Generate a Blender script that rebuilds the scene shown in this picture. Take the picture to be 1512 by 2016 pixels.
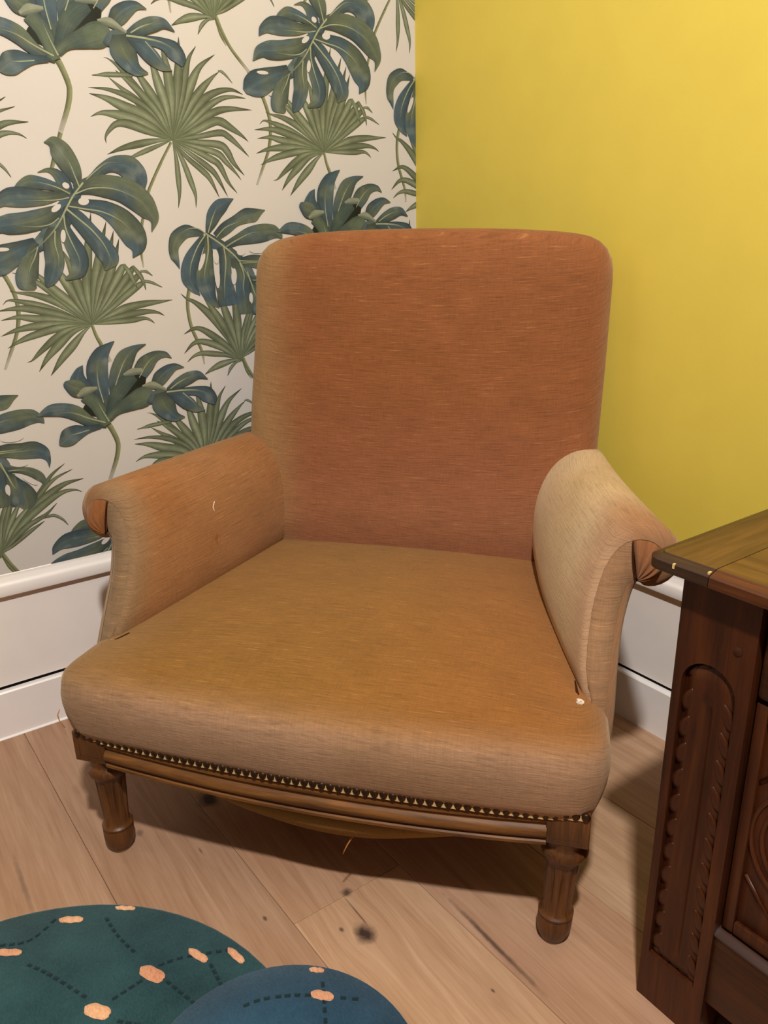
import bpy, bmesh, math, random
from mathutils import Vector, Matrix

for o in list(bpy.data.objects):
    bpy.data.objects.remove(o, do_unlink=True)
SC = bpy.context.scene
COL = SC.collection
random.seed(7)

# ------------------------------------------------------------------ camera
FPX = 1520.0
PITCH, ROLL, AZ = math.radians(19.119), math.radians(-1.2476), math.radians(34.938)
CAM = Vector((1.6526, -1.2631, 1.0))
_fh = Vector((-math.cos(AZ), math.sin(AZ), 0))
_fw = (_fh * math.cos(PITCH) + Vector((0, 0, -math.sin(PITCH)))).normalized()
_rt = _fw.cross(Vector((0, 0, 1))).normalized()
_up = _rt.cross(_fw)
_R = _rt * math.cos(ROLL) + _up * math.sin(ROLL)
_U = -_rt * math.sin(ROLL) + _up * math.cos(ROLL)
cd = bpy.data.cameras.new('camera')
cd.sensor_fit = 'VERTICAL'
cd.sensor_height = 36.0
cd.lens = FPX / 2016.0 * 36.0
cd.clip_start = 0.02
cam = bpy.data.objects.new('camera', cd)
COL.objects.link(cam)
cam.matrix_world = Matrix(((_R.x, _U.x, -_fw.x, CAM.x), (_R.y, _U.y, -_fw.y, CAM.y),
                           (_R.z, _U.z, -_fw.z, CAM.z), (0, 0, 0, 1)))
SC.camera = cam

# ------------------------------------------------------------------ light
w = bpy.data.worlds.new('world')
SC.world = w
w.use_nodes = True
w.node_tree.nodes['Background'].inputs[0].default_value = (1.0, 0.86, 0.68, 1)
w.node_tree.nodes['Background'].inputs[1].default_value = 0.05
ld = bpy.data.lights.new('ceiling_lamp_light', 'POINT')
ld.energy = 222
ld.color = (1.0, 0.99, 0.97)
ld.shadow_soft_size = 0.05
lo = bpy.data.objects.new('ceiling_lamp_light', ld)
COL.objects.link(lo)
lo.location = (1.87, -1.35, 2.45)
SC.view_settings.view_transform = 'Standard'
SC.view_settings.look = 'None'
SC.view_settings.gamma = 1.0
SC.view_settings.use_curve_mapping = False
SC.view_settings.exposure = 0.0

# ------------------------------------------------------------------ helpers
def s2l(v):
    v /= 255.0
    return v / 12.92 if v <= 0.04045 else ((v + 0.055) / 1.055) ** 2.4

def rgb(r, g, b):
    return (s2l(r), s2l(g), s2l(b), 1.0)

def mixc(a, b, t):
    t = max(0.0, min(1.0, t))
    return tuple(a[i] * (1 - t) + b[i] * t for i in range(3)) + (1.0,)

def sstep(a, b, x):
    t = max(0.0, min(1.0, (x - a) / (b - a)))
    return t * t * (3 - 2 * t)

def lerp(a, b, t):
    return a + (b - a) * t

def empty(name, loc=(0, 0, 0), rz=0.0):
    o = bpy.data.objects.new(name, None)
    o.empty_display_size = 0.1
    COL.objects.link(o)
    o.location = loc
    o.rotation_euler = (0, 0, rz)
    return o

def tag(o, label=None, cat=None, group=None, kind=None):
    if label: o['label'] = label
    if cat: o['category'] = cat
    if group: o['group'] = group
    if kind: o['kind'] = kind
    return o

def mobj(name, verts, faces, mat, parent=None, smooth=False, cols=None, uvs=None):
    me = bpy.data.meshes.new(name)
    me.from_pydata([tuple(v) for v in verts], [], faces)
    me.update()
    if smooth:
        for p in me.polygons: p.use_smooth = True
    if cols:
        a = me.color_attributes.new('Col', 'FLOAT_COLOR', 'POINT')
        for i, c in enumerate(cols): a.data[i].color = c
    if uvs:
        uv = me.uv_layers.new(name='UVMap')
        for l in me.loops: uv.data[l.index].uv = uvs[l.vertex_index]
    if mat: me.materials.append(mat)
    o = bpy.data.objects.new(name, me)
    COL.objects.link(o)
    o.parent = parent
    return o

def fixn(o):
    bm = bmesh.new(); bm.from_mesh(o.data)
    bmesh.ops.recalc_face_normals(bm, faces=bm.faces)
    bm.to_mesh(o.data); bm.free()
    return o

def autosmooth(o, ang=35):
    bm = bmesh.new(); bm.from_mesh(o.data)
    lim = math.radians(ang)
    for f in bm.faces: f.smooth = True
    for e in bm.edges:
        e.smooth = not (len(e.link_faces) == 2 and e.calc_face_angle(0) > lim)
    bm.to_mesh(o.data); bm.free()
    return o

def box(name, x0, x1, y0, y1, z0, z1, mat, parent=None, bev=0.0, seg=2):
    bm = bmesh.new()
    bmesh.ops.create_cube(bm, size=1.0)
    for v in bm.verts:
        v.co = Vector((lerp(x0, x1, v.co.x + .5), lerp(y0, y1, v.co.y + .5), lerp(z0, z1, v.co.z + .5)))
    if bev > 0:
        bmesh.ops.bevel(bm, geom=list(bm.edges), offset=bev, segments=seg, profile=0.5, affect='EDGES')
    me = bpy.data.meshes.new(name)
    bm.to_mesh(me); bm.free()
    if mat: me.materials.append(mat)
    o = bpy.data.objects.new(name, me)
    COL.objects.link(o); o.parent = parent
    if bev > 0: autosmooth(o)
    return o

def extrude_profile(name, prof, along, p0, p1, mat, parent=None, smooth=False):
    """prof: list of (d, z); along 'y' -> d goes to +x ; along 'x' -> d goes to -y"""
    v = []; n = len(prof)
    for t in (p0, p1):
        for d, z in prof:
            v.append((d, t, z) if along == 'y' else (t, -d, z))
    f = [(i, (i + 1) % n, n + (i + 1) % n, n + i) for i in range(n)]
    f += [tuple(range(n - 1, -1, -1)), tuple(range(n, 2 * n))]
    o = fixn(mobj(name, v, f, mat, parent))
    if smooth: autosmooth(o, 40)
    return o

def lathe(name, prof, mat, parent=None, seg=24, loc=(0, 0, 0), rmod=None):
    v = []; f = []
    n = len(prof)
    for k, (r, z) in enumerate(prof):
        for i in range(seg):
            a = 2 * math.pi * i / seg
            rr = r if rmod is None else r * rmod(a, z)
            v.append((loc[0] + rr * math.cos(a), loc[1] + rr * math.sin(a), loc[2] + z))
    for k in range(n - 1):
        for i in range(seg):
            j = (i + 1) % seg
            f.append((k * seg + i, k * seg + j, (k + 1) * seg + j, (k + 1) * seg + i))
    f.append(tuple(range(seg - 1, -1, -1)))
    f.append(tuple((n - 1) * seg + i for i in range(seg)))
    o = fixn(mobj(name, v, f, mat, parent))
    return autosmooth(o, 40)

def tube(name, pts, rad, mat, parent=None, seg=6):
    pts = [Vector(p) for p in pts]
    v = []; f = []
    n = len(pts)
    for i, p in enumerate(pts):
        t = (pts[min(n - 1, i + 1)] - pts[max(0, i - 1)]).normalized()
        a = t.orthogonal().normalized(); b = t.cross(a)
        r = rad[i] if isinstance(rad, (list, tuple)) else rad
        for k in range(seg):
            g = 2 * math.pi * k / seg
            v.append(p + a * (r * math.cos(g)) + b * (r * math.sin(g)))
    for i in range(n - 1):
        for k in range(seg):
            j = (k + 1) % seg
            f.append((i * seg + k, i * seg + j, (i + 1) * seg + j, (i + 1) * seg + k))
    f.append(tuple(range(seg - 1, -1, -1)))
    f.append(tuple((n - 1) * seg + i for i in range(seg)))
    return fixn(mobj(name, v, f, mat, parent, smooth=True))

def catmull(P, n):
    """P list of tuples; returns n samples"""
    m = len(P) - 1
    out = []
    for k in range(n):
        u = k / (n - 1) * m
        i = min(int(u), m - 1); t = u - i
        p1, p2 = P[i], P[i + 1]
        p0 = P[i - 1] if i > 0 else tuple(2 * a - b for a, b in zip(p1, p2))
        p3 = P[i + 2] if i + 2 <= m else tuple(2 * b - a for a, b in zip(p1, p2))
        out.append(tuple(0.5 * (2 * b + (c - a) * t + (2 * a - 5 * b + 4 * c - d) * t * t + (3 * b - a - 3 * c + d) * t ** 3)
                         for a, b, c, d in zip(p0, p1, p2, p3)))
    return out

# ------------------------------------------------------------------ materials
def newmat(name):
    m = bpy.data.materials.new(name)
    m.use_nodes = True
    nt = m.node_tree
    return m, nt, nt.nodes['Principled BSDF']

def nd(nt, t, **kw):
    n = nt.nodes.new(t)
    for k, v in kw.items(): setattr(n, k, v)
    return n

def noise(nt, vec, scale, detail=3, rough=.55, dist=0.0):
    n = nd(nt, 'ShaderNodeTexNoise')
    n.inputs['Scale'].default_value = scale
    n.inputs['Detail'].default_value = detail
    n.inputs['Roughness'].default_value = rough
    n.inputs['Distortion'].default_value = dist
    if vec is not None: nt.links.new(vec, n.inputs['Vector'])
    return n.outputs['Fac']

def mapping(nt, vec, scale, loc=(0, 0, 0), rot=(0, 0, 0)):
    n = nd(nt, 'ShaderNodeMapping')
    n.inputs['Scale'].default_value = scale
    n.inputs['Location'].default_value = loc
    n.inputs['Rotation'].default_value = rot
    nt.links.new(vec, n.inputs['Vector'])
    return n.outputs[0]

def ramp(nt, fac, stops):
    n = nd(nt, 'ShaderNodeValToRGB')
    e = n.color_ramp.elements
    while len(e) < len(stops): e.new(0.5)
    for k, (p, c) in enumerate(stops):
        e[k].position = p
        e[k].color = c if len(c) == 4 else (*c, 1)
    nt.links.new(fac, n.inputs[0])
    return n.outputs[0]

def mixn(nt, a, b, fac, mode='MIX'):
    n = nd(nt, 'ShaderNodeMix', data_type='RGBA', blend_type=mode)
    for s, v in ((6, a), (7, b)):
        if isinstance(v, tuple): n.inputs[s].default_value = v
        else: nt.links.new(v, n.inputs[s])
    if isinstance(fac, (int, float)): n.inputs[0].default_value = fac
    else: nt.links.new(fac, n.inputs[0])
    return n.outputs[2]

def mth(nt, op, a, b=None, c=None, clamp=False):
    n = nd(nt, 'ShaderNodeMath', operation=op, use_clamp=clamp)
    for i, v in enumerate((a, b, c)):
        if v is None: continue
        if isinstance(v, (int, float)): n.inputs[i].default_value = v
        else: nt.links.new(v, n.inputs[i])
    return n.outputs[0]

def bump(nt, bsdf, h, strength, dist):
    n = nd(nt, 'ShaderNodeBump')
    n.inputs['Strength'].default_value = strength
    n.inputs['Distance'].default_value = dist
    nt.links.new(h, n.inputs['Height'])
    nt.links.new(n.outputs[0], bsdf.inputs['Normal'])

def g255(v):
    return (v / 255.0,) * 3 + (1.0,)

def paint_mat(name, col, rough=.6, var=.05, scale=40, spec=.3, bmp=.05):
    m, nt, b = newmat(name)
    tc = nd(nt, 'ShaderNodeTexCoord').outputs['Object']
    n1 = noise(nt, tc, scale, 4)
    c = ramp(nt, n1, [(.3, tuple(x * (1 - var) for x in col[:3])), (.7, tuple(min(1, x * (1 + var)) for x in col[:3]))])
    nt.links.new(c, b.inputs['Base Color'])
    b.inputs['Roughness'].default_value = rough
    b.inputs['Specular IOR Level'].default_value = spec
    if bmp: bump(nt, b, noise(nt, tc, 420, 2), bmp, .002)
    return m

def wood_mat(name, dark, light, axis='z', rough=.35, spec=.5, gs=1.0, coat=0.0, bmp=.15):
    m, nt, b = newmat(name)
    tc = nd(nt, 'ShaderNodeTexCoord').outputs['Object']
    sc = {'x': (2.2, 34, 34), 'y': (34, 2.2, 34), 'z': (34, 34, 2.2)}[axis]
    v = mapping(nt, tc, tuple(s * gs for s in sc))
    n1 = noise(nt, v, 1.6, 6, .62, .8)
    n2 = noise(nt, mapping(nt, tc, tuple(s * 4 * gs for s in sc)), 2.0, 3)
    n3 = noise(nt, tc, 7, 3)
    f = mth(nt, 'ADD', mth(nt, 'MULTIPLY', n1, .6), mth(nt, 'ADD', mth(nt, 'MULTIPLY', n2, .2), mth(nt, 'MULTIPLY', n3, .25)))
    c = ramp(nt, f, [(.34, dark), (.52, mixc(dark, light, .5)), (.68, light)])
    nt.links.new(c, b.inputs['Base Color'])
    b.inputs['Roughness'].default_value = rough
    b.inputs['Specular IOR Level'].default_value = spec
    if coat: b.inputs['Coat Weight'].default_value = coat; b.inputs['Coat Roughness'].default_value = .25
    bump(nt, b, n2, bmp, .001)
    return m

M = {}
M['yellow'] = paint_mat('yellow_paint', rgb(222, 195, 80), .5, .025, 9, .3, .06)
M['white'] = paint_mat('white_gloss_paint', rgb(248, 240, 234), .32, .015, 12, .5, .02)
M['panel'] = paint_mat('white_panel_paint', rgb(246, 236, 228), .5, .02, 14, .3, .03)
M['ceil'] = paint_mat('low_bounce_ceiling_paint', rgb(140, 132, 124), .8, .01, 10, .2, 0)  # unseen ceiling, toned dark to cut bounce light
M['plain'] = paint_mat('low_bounce_wall_paint', rgb(84, 72, 64), .7, .01, 10, .2, 0)  # unseen far walls, toned dark to cut bounce and deepen shadows
M['gap_shade'] = paint_mat('painted_gap_shade', rgb(16, 10, 8), .8, .1, 40, .1, 0)  # near-black colour paints the shade inside the open reveal
M['chair_wood'] = wood_mat('chair_walnut', rgb(46, 24, 10), rgb(116, 70, 32), 'z', .4, .4, 1.4)
M['rail_wood'] = wood_mat('chair_rail_walnut', rgb(66, 38, 15), rgb(146, 94, 44), 'x', .5, .3, 1.4)
M['cab'] = wood_mat('cabinet_dark_wood', rgb(34, 13, 4), rgb(84, 40, 14), 'z', .42, .35, 1.0)
M['cab_x'] = wood_mat('cabinet_dark_wood_cross', rgb(32, 13, 5), rgb(78, 40, 15), 'x', .45, .35, 1.0)
M['cab_top'] = wood_mat('cabinet_top_wood', rgb(60, 37, 13), rgb(112, 77, 36), 'x', .42, .4, .8)
M['cab_top_end'] = wood_mat('cabinet_top_end_wood', rgb(56, 36, 14), rgb(104, 71, 34), 'y', .42, .4, .8)
M['cab_edge'] = wood_mat('cabinet_edge_wood', rgb(40, 20, 9), rgb(112, 58, 24), 'x', .36, .45, 1.0)
M['cab_edge_dark'] = wood_mat('cabinet_worn_edge_wood', rgb(34, 22, 14), rgb(74, 48, 28), 'x', .4, .4, 1.0)
M['nail'] = paint_mat('aged_brass_nail', rgb(58, 34, 16), .42, .2, 300, .5, 0)
M['nail'].node_tree.nodes['Principled BSDF'].inputs['Metallic'].default_value = .55
M['gimp'] = paint_mat('cream_gimp', rgb(222, 188, 128), .8, .1, 400, .1, 0)
M['thread'] = paint_mat('straw_thread', rgb(190, 130, 70), .9, .1, 300, .1, 0)
M['tuft'] = paint_mat('white_stuffing', rgb(235, 215, 195), .95, .1, 300, .1, 0)
M['seam'] = paint_mat('dark_seam', rgb(62, 30, 16), .9, .2, 300, .1, 0)
M['lining'] = paint_mat('burlap_lining', rgb(150, 112, 62), .95, .15, 500, .1, .4)
M['sole'] = paint_mat('metal_glide', rgb(120, 95, 60), .35, .1, 200, .5, 0)

# wallpaper ground
m, nt, b = newmat('wallpaper_ground')
tc = nd(nt, 'ShaderNodeTexCoord').outputs['Object']
c = ramp(nt, noise(nt, tc, 5, 3), [(.3, rgb(203, 196, 189)), (.7, rgb(207, 200, 194))])
nt.links.new(c, b.inputs['Base Color'])
b.inputs['Roughness'].default_value = .62; b.inputs['Specular IOR Level'].default_value = .25
bump(nt, b, noise(nt, tc, 700, 2), .08, .001)
M['paper'] = m
# printed leaves: vertex colour x brush grain along uv
m, nt, b = newmat('wallpaper_print')
at = nd(nt, 'ShaderNodeAttribute', attribute_name='Col').outputs['Color']
uv = nd(nt, 'ShaderNodeUVMap').outputs[0]
st = noise(nt, mapping(nt, uv, (18, 420, 1)), 1.0, 3)
blot = noise(nt, mapping(nt, uv, (60, 60, 1)), 1.0, 3)
f1 = ramp(nt, st, [(.3, g255(196)), (.7, g255(255))])
f2 = ramp(nt, blot, [(.3, g255(205)), (.7, g255(255))])
c = mixn(nt, mixn(nt, at, f1, 1.0, 'MULTIPLY'), f2, 1.0, 'MULTIPLY')
nt.links.new(c, b.inputs['Base Color'])
b.inputs['Roughness'].default_value = .6; b.inputs['Specular IOR Level'].default_value = .25
M['print'] = m

# velvet
m, nt, b = newmat('worn_chenille_velvet')
at = nd(nt, 'ShaderNodeAttribute', attribute_name='Col').outputs['Color']
uv = nd(nt, 'ShaderNodeUVMap').outputs[0]
wv = noise(nt, mapping(nt, uv, (5, 5, 1)), 1.0, 2)
s1 = noise(nt, mapping(nt, uv, (19, 370, 1)), 1.0, 4, .62, .1)
s2 = noise(nt, mapping(nt, uv, (70, 900, 1), (3, 7, 0)), 1.0, 3, .6)
s5 = noise(nt, mapping(nt, uv, (480, 36, 1), (1, 4, 0)), 1.0, 3, .6)
f5 = ramp(nt, s5, [(.3, g255(216)), (.7, g255(255))])
s3 = noise(nt, mapping(nt, uv, (900, 900, 1)), 1.0, 2)
patch = noise(nt, mapping(nt, uv, (9, 14, 1), (5, 2, 0)), 1.0, 4, .6)
f1 = ramp(nt, s1, [(.28, g255(166)), (.48, g255(230)), (.60, g255(240)), (.72, g255(255))])
f2 = ramp(nt, s2, [(.25, g255(196)), (.55, g255(236)), (.75, g255(255))])
f3 = ramp(nt, s3, [(.3, g255(222)), (.7, g255(252))])
f4 = ramp(nt, patch, [(.3, g255(220)), (.7, g255(255))])
c = at
for f in (f1, f2, f3, f4, f5): c = mixn(nt, c, f, 1.0, 'MULTIPLY')
hi = ramp(nt, s1, [(.61, g255(0)), (.74, g255(80))])
c = mixn(nt, c, rgb(226, 168, 104), hi)
nt.links.new(c, b.inputs['Base Color'])
b.inputs['Roughness'].default_value = .9
b.inputs['Specular IOR Level'].default_value = .12
b.inputs['Sheen Weight'].default_value = .35
b.inputs['Sheen Roughness'].default_value = .45
b.inputs['Sheen Tint'].default_value = (.95, .72, .48, 1)
bump(nt, b, mth(nt, 'ADD', s1, mth(nt, 'MULTIPLY', s2, .6)), .45, .002)
M['velvet'] = m

# rug plush
def plush(name, a, bcol):
    m, nt, b = newmat(name)
    tc = nd(nt, 'ShaderNodeTexCoord').outputs['Object']
    n1 = noise(nt, tc, 9, 4); n2 = noise(nt, mapping(nt, tc, (60, 160, 60), rot=(0, 0, .9)), 3, 3)
    f = mth(nt, 'ADD', mth(nt, 'MULTIPLY', n1, .65), mth(nt, 'MULTIPLY', n2, .35))
    nt.links.new(ramp(nt, f, [(.32, a), (.66, bcol)]), b.inputs['Base Color'])
    b.inputs['Roughness'].default_value = .95; b.inputs['Specular IOR Level'].default_value = .1
    b.inputs['Sheen Weight'].default_value = .25
    bump(nt, b, n2, .4, .002)
    return m
M['rug_green'] = plush('teal_plush', rgb(26, 54, 60), rgb(50, 86, 90))
M['rug_blue'] = plush('blue_plush', rgb(32, 58, 78), rgb(52, 86, 108))
M['rug_pink'] = plush('pink_embroidery', rgb(190, 118, 92), rgb(246, 196, 150))
M['rug_dark'] = plush('dark_stitch', rgb(20, 40, 44), rgb(30, 52, 56))

# ------------------------------------------------------------------ room shell
XW, YW = -0.008, 0.016           # wallpaper plane, yellow plane
RX, RY, RZ = 5.2, -5.0, 3.6      # far room limits
ZR = 0.3705                      # top of the chair rail

# floor sub-base + planks
FA = math.radians(1.9)
flo = box('floor', XW - .05, RX, RY, YW + .05, -0.06, -0.02, M['plain'])
tag(flo, kind='structure')
m, nt, b = newmat('oak_floor')
geo = nd(nt, 'ShaderNodeNewGeometry').outputs['Position']
oi = nd(nt, 'ShaderNodeObjectInfo')
off = nd(nt, 'ShaderNodeCombineXYZ')
nt.links.new(mth(nt, 'MULTIPLY', oi.outputs['Random'], 17.0), off.inputs[0])
nt.links.new(mth(nt, 'MULTIPLY', oi.outputs['Random'], 9.0), off.inputs[1])
vadd = nd(nt, 'ShaderNodeVectorMath', operation='ADD')
nt.links.new(geo, vadd.inputs[0]); nt.links.new(off.outputs[0], vadd.inputs[1])
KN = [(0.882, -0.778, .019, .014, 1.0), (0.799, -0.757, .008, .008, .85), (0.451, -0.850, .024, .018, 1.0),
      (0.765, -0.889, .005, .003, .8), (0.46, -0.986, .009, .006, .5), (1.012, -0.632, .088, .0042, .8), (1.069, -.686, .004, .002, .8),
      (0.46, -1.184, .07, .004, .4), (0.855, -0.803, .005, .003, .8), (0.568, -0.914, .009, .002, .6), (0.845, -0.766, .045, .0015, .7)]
sep = nd(nt, 'ShaderNodeSeparateXYZ'); nt.links.new(geo, sep.inputs[0])
warp = None; dark = None
wob = mth(nt, 'MULTIPLY', mth(nt, 'SUBTRACT', noise(nt, geo, 60, 3), .5), 1.1)
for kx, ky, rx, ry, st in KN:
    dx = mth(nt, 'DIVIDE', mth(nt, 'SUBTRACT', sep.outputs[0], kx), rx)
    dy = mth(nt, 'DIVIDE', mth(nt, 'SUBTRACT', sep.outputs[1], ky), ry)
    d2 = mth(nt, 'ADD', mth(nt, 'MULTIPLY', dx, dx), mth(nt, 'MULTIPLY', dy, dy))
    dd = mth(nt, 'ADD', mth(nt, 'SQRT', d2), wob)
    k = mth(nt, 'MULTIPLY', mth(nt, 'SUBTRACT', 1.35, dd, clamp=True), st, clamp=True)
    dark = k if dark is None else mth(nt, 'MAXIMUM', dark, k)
    if rx < .05:
        g = mth(nt, 'MULTIPLY', mth(nt, 'POWER', 2.718, mth(nt, 'MULTIPLY', d2, -.12)), mth(nt, 'MULTIPLY', dy, ry * .55))
        warp = g if warp is None else mth(nt, 'ADD', warp, g)
wv = nd(nt, 'ShaderNodeCombineXYZ'); nt.links.new(mth(nt, 'MULTIPLY', warp, -1.0), wv.inputs[1])
v2 = nd(nt, 'ShaderNodeVectorMath', operation='ADD')
nt.links.new(vadd.outputs[0], v2.inputs[0]); nt.links.new(wv.outputs[0], v2.inputs[1])
n1 = noise(nt, mapping(nt, v2.outputs[0], (3.2, 46, 1), rot=(0, 0, -FA)), 1.0, 5, .6, 1.2)
n2 = noise(nt, mapping(nt, v2.outputs[0], (9, 240, 1), rot=(0, 0, -FA)), 1.0, 4, .6)
n3 = noise(nt, mapping(nt, v2.outputs[0], (3, 9, 1)), 1.0, 4)
f = mth(nt, 'ADD', mth(nt, 'MULTIPLY', n1, .5), mth(nt, 'ADD', mth(nt, 'MULTIPLY', n2, .28), mth(nt, 'MULTIPLY', n3, .28)))
c = ramp(nt, f, [(.34, rgb(156, 118, 91)), (.5, rgb(178, 140, 110)), (.68, rgb(195, 159, 129))])
c = mixn(nt, c, oi.outputs['Color'], 1.0, 'MULTIPLY')
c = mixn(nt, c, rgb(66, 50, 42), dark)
nt.links.new(c, b.inputs['Base Color'])
b.inputs['Roughness'].default_value = .5; b.inputs['Specular IOR Level'].default_value = .35
bump(nt, b, n2, .12, .0008)
M['oak'] = m
PWID = .2053
random.seed(11)
tints = [(1, .97, .95, 1), (.95, .9, .88, 1), (1.0, 1.0, .98, 1), (.97, .94, .9, 1), (1.0, .96, .93, 1)]
cuts = {2: [.802], 3: [2.3], 1: [1.75], 0: [-.3, 1.2], 4: [.45, 1.9], 5: [1.05], 6: [.25, 1.6], 7: [.9]}
nrow0, nrow1 = -20, 9
for r in range(nrow0, nrow1):
    yb = -1.0895 + (r - 1) * PWID
    cs = [XW - .04] + [q for q in cuts.get(r, [random.uniform(.2, 1.4), random.uniform(2.0, 3.2)]) if q > 0] + [RX]
    for i in range(len(cs) - 1):
        x0, x1 = cs[i], cs[i + 1]
        g = .0003
        ys0, ys1 = yb + g, yb + PWID - g
        # keep planks inside the room (cut along the walls)
        def yy(y, x): return y + math.tan(FA) * x
        pts = [(x0 + g, min(YW + .04, max(RY, yy(ys0, x0)))), (x1 - g, min(YW + .04, max(RY, yy(ys0, x1)))),
               (x1 - g, min(YW + .04, max(RY, yy(ys1, x1)))), (x0 + g, min(YW + .04, max(RY, yy(ys1, x0))))]
        if pts[2][1] - pts[1][1] < .004 and pts[3][1] - pts[0][1] < .004: continue
        bv = .0007
        cx = sum(p[0] for p in pts) / 4; cy = sum(p[1] for p in pts) / 4
        ins = [(p[0] + math.copysign(bv, cx - p[0]), p[1] + math.copysign(bv, cy - p[1])) for p in pts]
        vs = [(p[0], p[1], -.02) for p in pts] + [(p[0], p[1], -bv) for p in pts] + [(p[0], p[1], 0) for p in ins]
        fs = [(3, 2, 1, 0), (8, 9, 10, 11)]
        for a in range(4):
            bq = (a + 1) % 4
            fs += [(a, bq, bq + 4, a + 4), (a + 4, bq + 4, bq + 8, a + 8)]
        o = mobj('plank', vs, fs, M['oak'], flo)
        t = random.choice(tints)
        if r == 2: t = (.93, .87, .83, 1) if i == 0 else (1.06, 1.03, .97, 1)
        if r == 3: t = (.97, .91, .9, 1)
        if r <= 1: t = (.84, .80, .79, 1)
        o.color = t

# walls
wl = extrude_profile('wall_left', [(-.09, 0), (-.0165, 0), (-.0165, .345), (XW, .345), (XW, RZ), (-.09, RZ)], 'y', RY, YW, M['paper']); tag(wl, kind='structure')
wr = box('wall_right', -.09, RX, YW, YW + .08, 0.0, RZ, M['yellow']); tag(wr, kind='structure')
wb = box('wall_back', XW - .08, RX, RY - .08, RY, 0, RZ, M['plain']); tag(wb, kind='structure')  # far walls and ceiling: unseen, added to set the bounce light
wf = box('wall_front', RX, RX + .08, RY - .08, YW + .08, 0, RZ, M['plain']); tag(wf, kind='structure')
ce = box('ceiling', XW - .08, RX + .08, RY - .08, YW + .08, RZ, RZ + .08, M['ceil']); tag(ce, kind='structure')

# dado: baseboard, near-black strip painting the reveal's shade, flat panel, chair rail (d measured from baseboard face plane)
base_prof = [(-.016, 0), (0, 0), (0, .1065), (-.0025, .1095), (-.016, .1095)]
panel_prof = [(-.016, .1175), (-.0145, .1165), (-.0125, .1175), (-.0125, .325), (-.016, .325)]
rail_prof = [(-.020, .3225), (-.004, .3225), (.0005, .3245), (.0015, .3275), (.0015, .345), (.0, .350), (-.002, .352), (-.0035, .357), (-.0055, .3625), (-.0065, .3665), (-.0065, .369), (-.008, ZR), (-.020, ZR)]
gap_shade_prof = [(-.0165, .1095), (-.0155, .1095), (-.0155, .118), (-.0165, .118)]
bead = [(-.002, 0), (.004, 0), (.0035, .002), (.0015, .0035), (-.002, .004)]
for side, al, p0, p1 in (('left', 'y', RY, 0.0), ('right', 'x', 0.0, RX)):
    o = extrude_profile('baseboard_' + side, base_prof, al, p0, p1 + (.014 if side == 'left' else 0), M['white']); tag(o, kind='structure')
    pn = extrude_profile('trim_panel_' + side, panel_prof, al, p0, p1, M['panel']); tag(pn, kind='structure')
    gp = extrude_profile('trim_gap_shade_' + side, gap_shade_prof, al, p0, p1, M['gap_shade']); tag(gp, kind='structure')
    rl = extrude_profile('trim_rail_' + side, rail_prof, al, p0, p1, M['white'], smooth=True); tag(rl, kind='structure')
bd = extrude_profile('trim_bead_left', bead, 'y', RY, -.004, M['white'], smooth=True); tag(bd, kind='structure')

# ------------------------------------------------------------------ wallpaper print
C_DARK, C_BLUE, C_OLIVE = rgb(48, 60, 64), rgb(88, 108, 118), rgb(118, 126, 98)
C_PALE, C_VEIN = rgb(150, 158, 146), rgb(170, 174, 138)
P_DARK, P_MID, P_LITE = rgb(72, 76, 56), rgb(126, 136, 106), rgb(184, 188, 160)

def vnoise(x, y, s=0):
    xi, yi = math.floor(x), math.floor(y)
    fx, fy = x - xi, y - yi
    fx = fx * fx * (3 - 2 * fx); fy = fy * fy * (3 - 2 * fy)
    def h(a, b_):
        n = math.sin(a * 127.1 + b_ * 311.7 + s * 74.7) * 43758.5453
        return n - math.floor(n)
    return lerp(lerp(h(xi, yi), h(xi + 1, yi), fx), lerp(h(xi, yi + 1), h(xi + 1, yi + 1), fx), fy)

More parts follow.
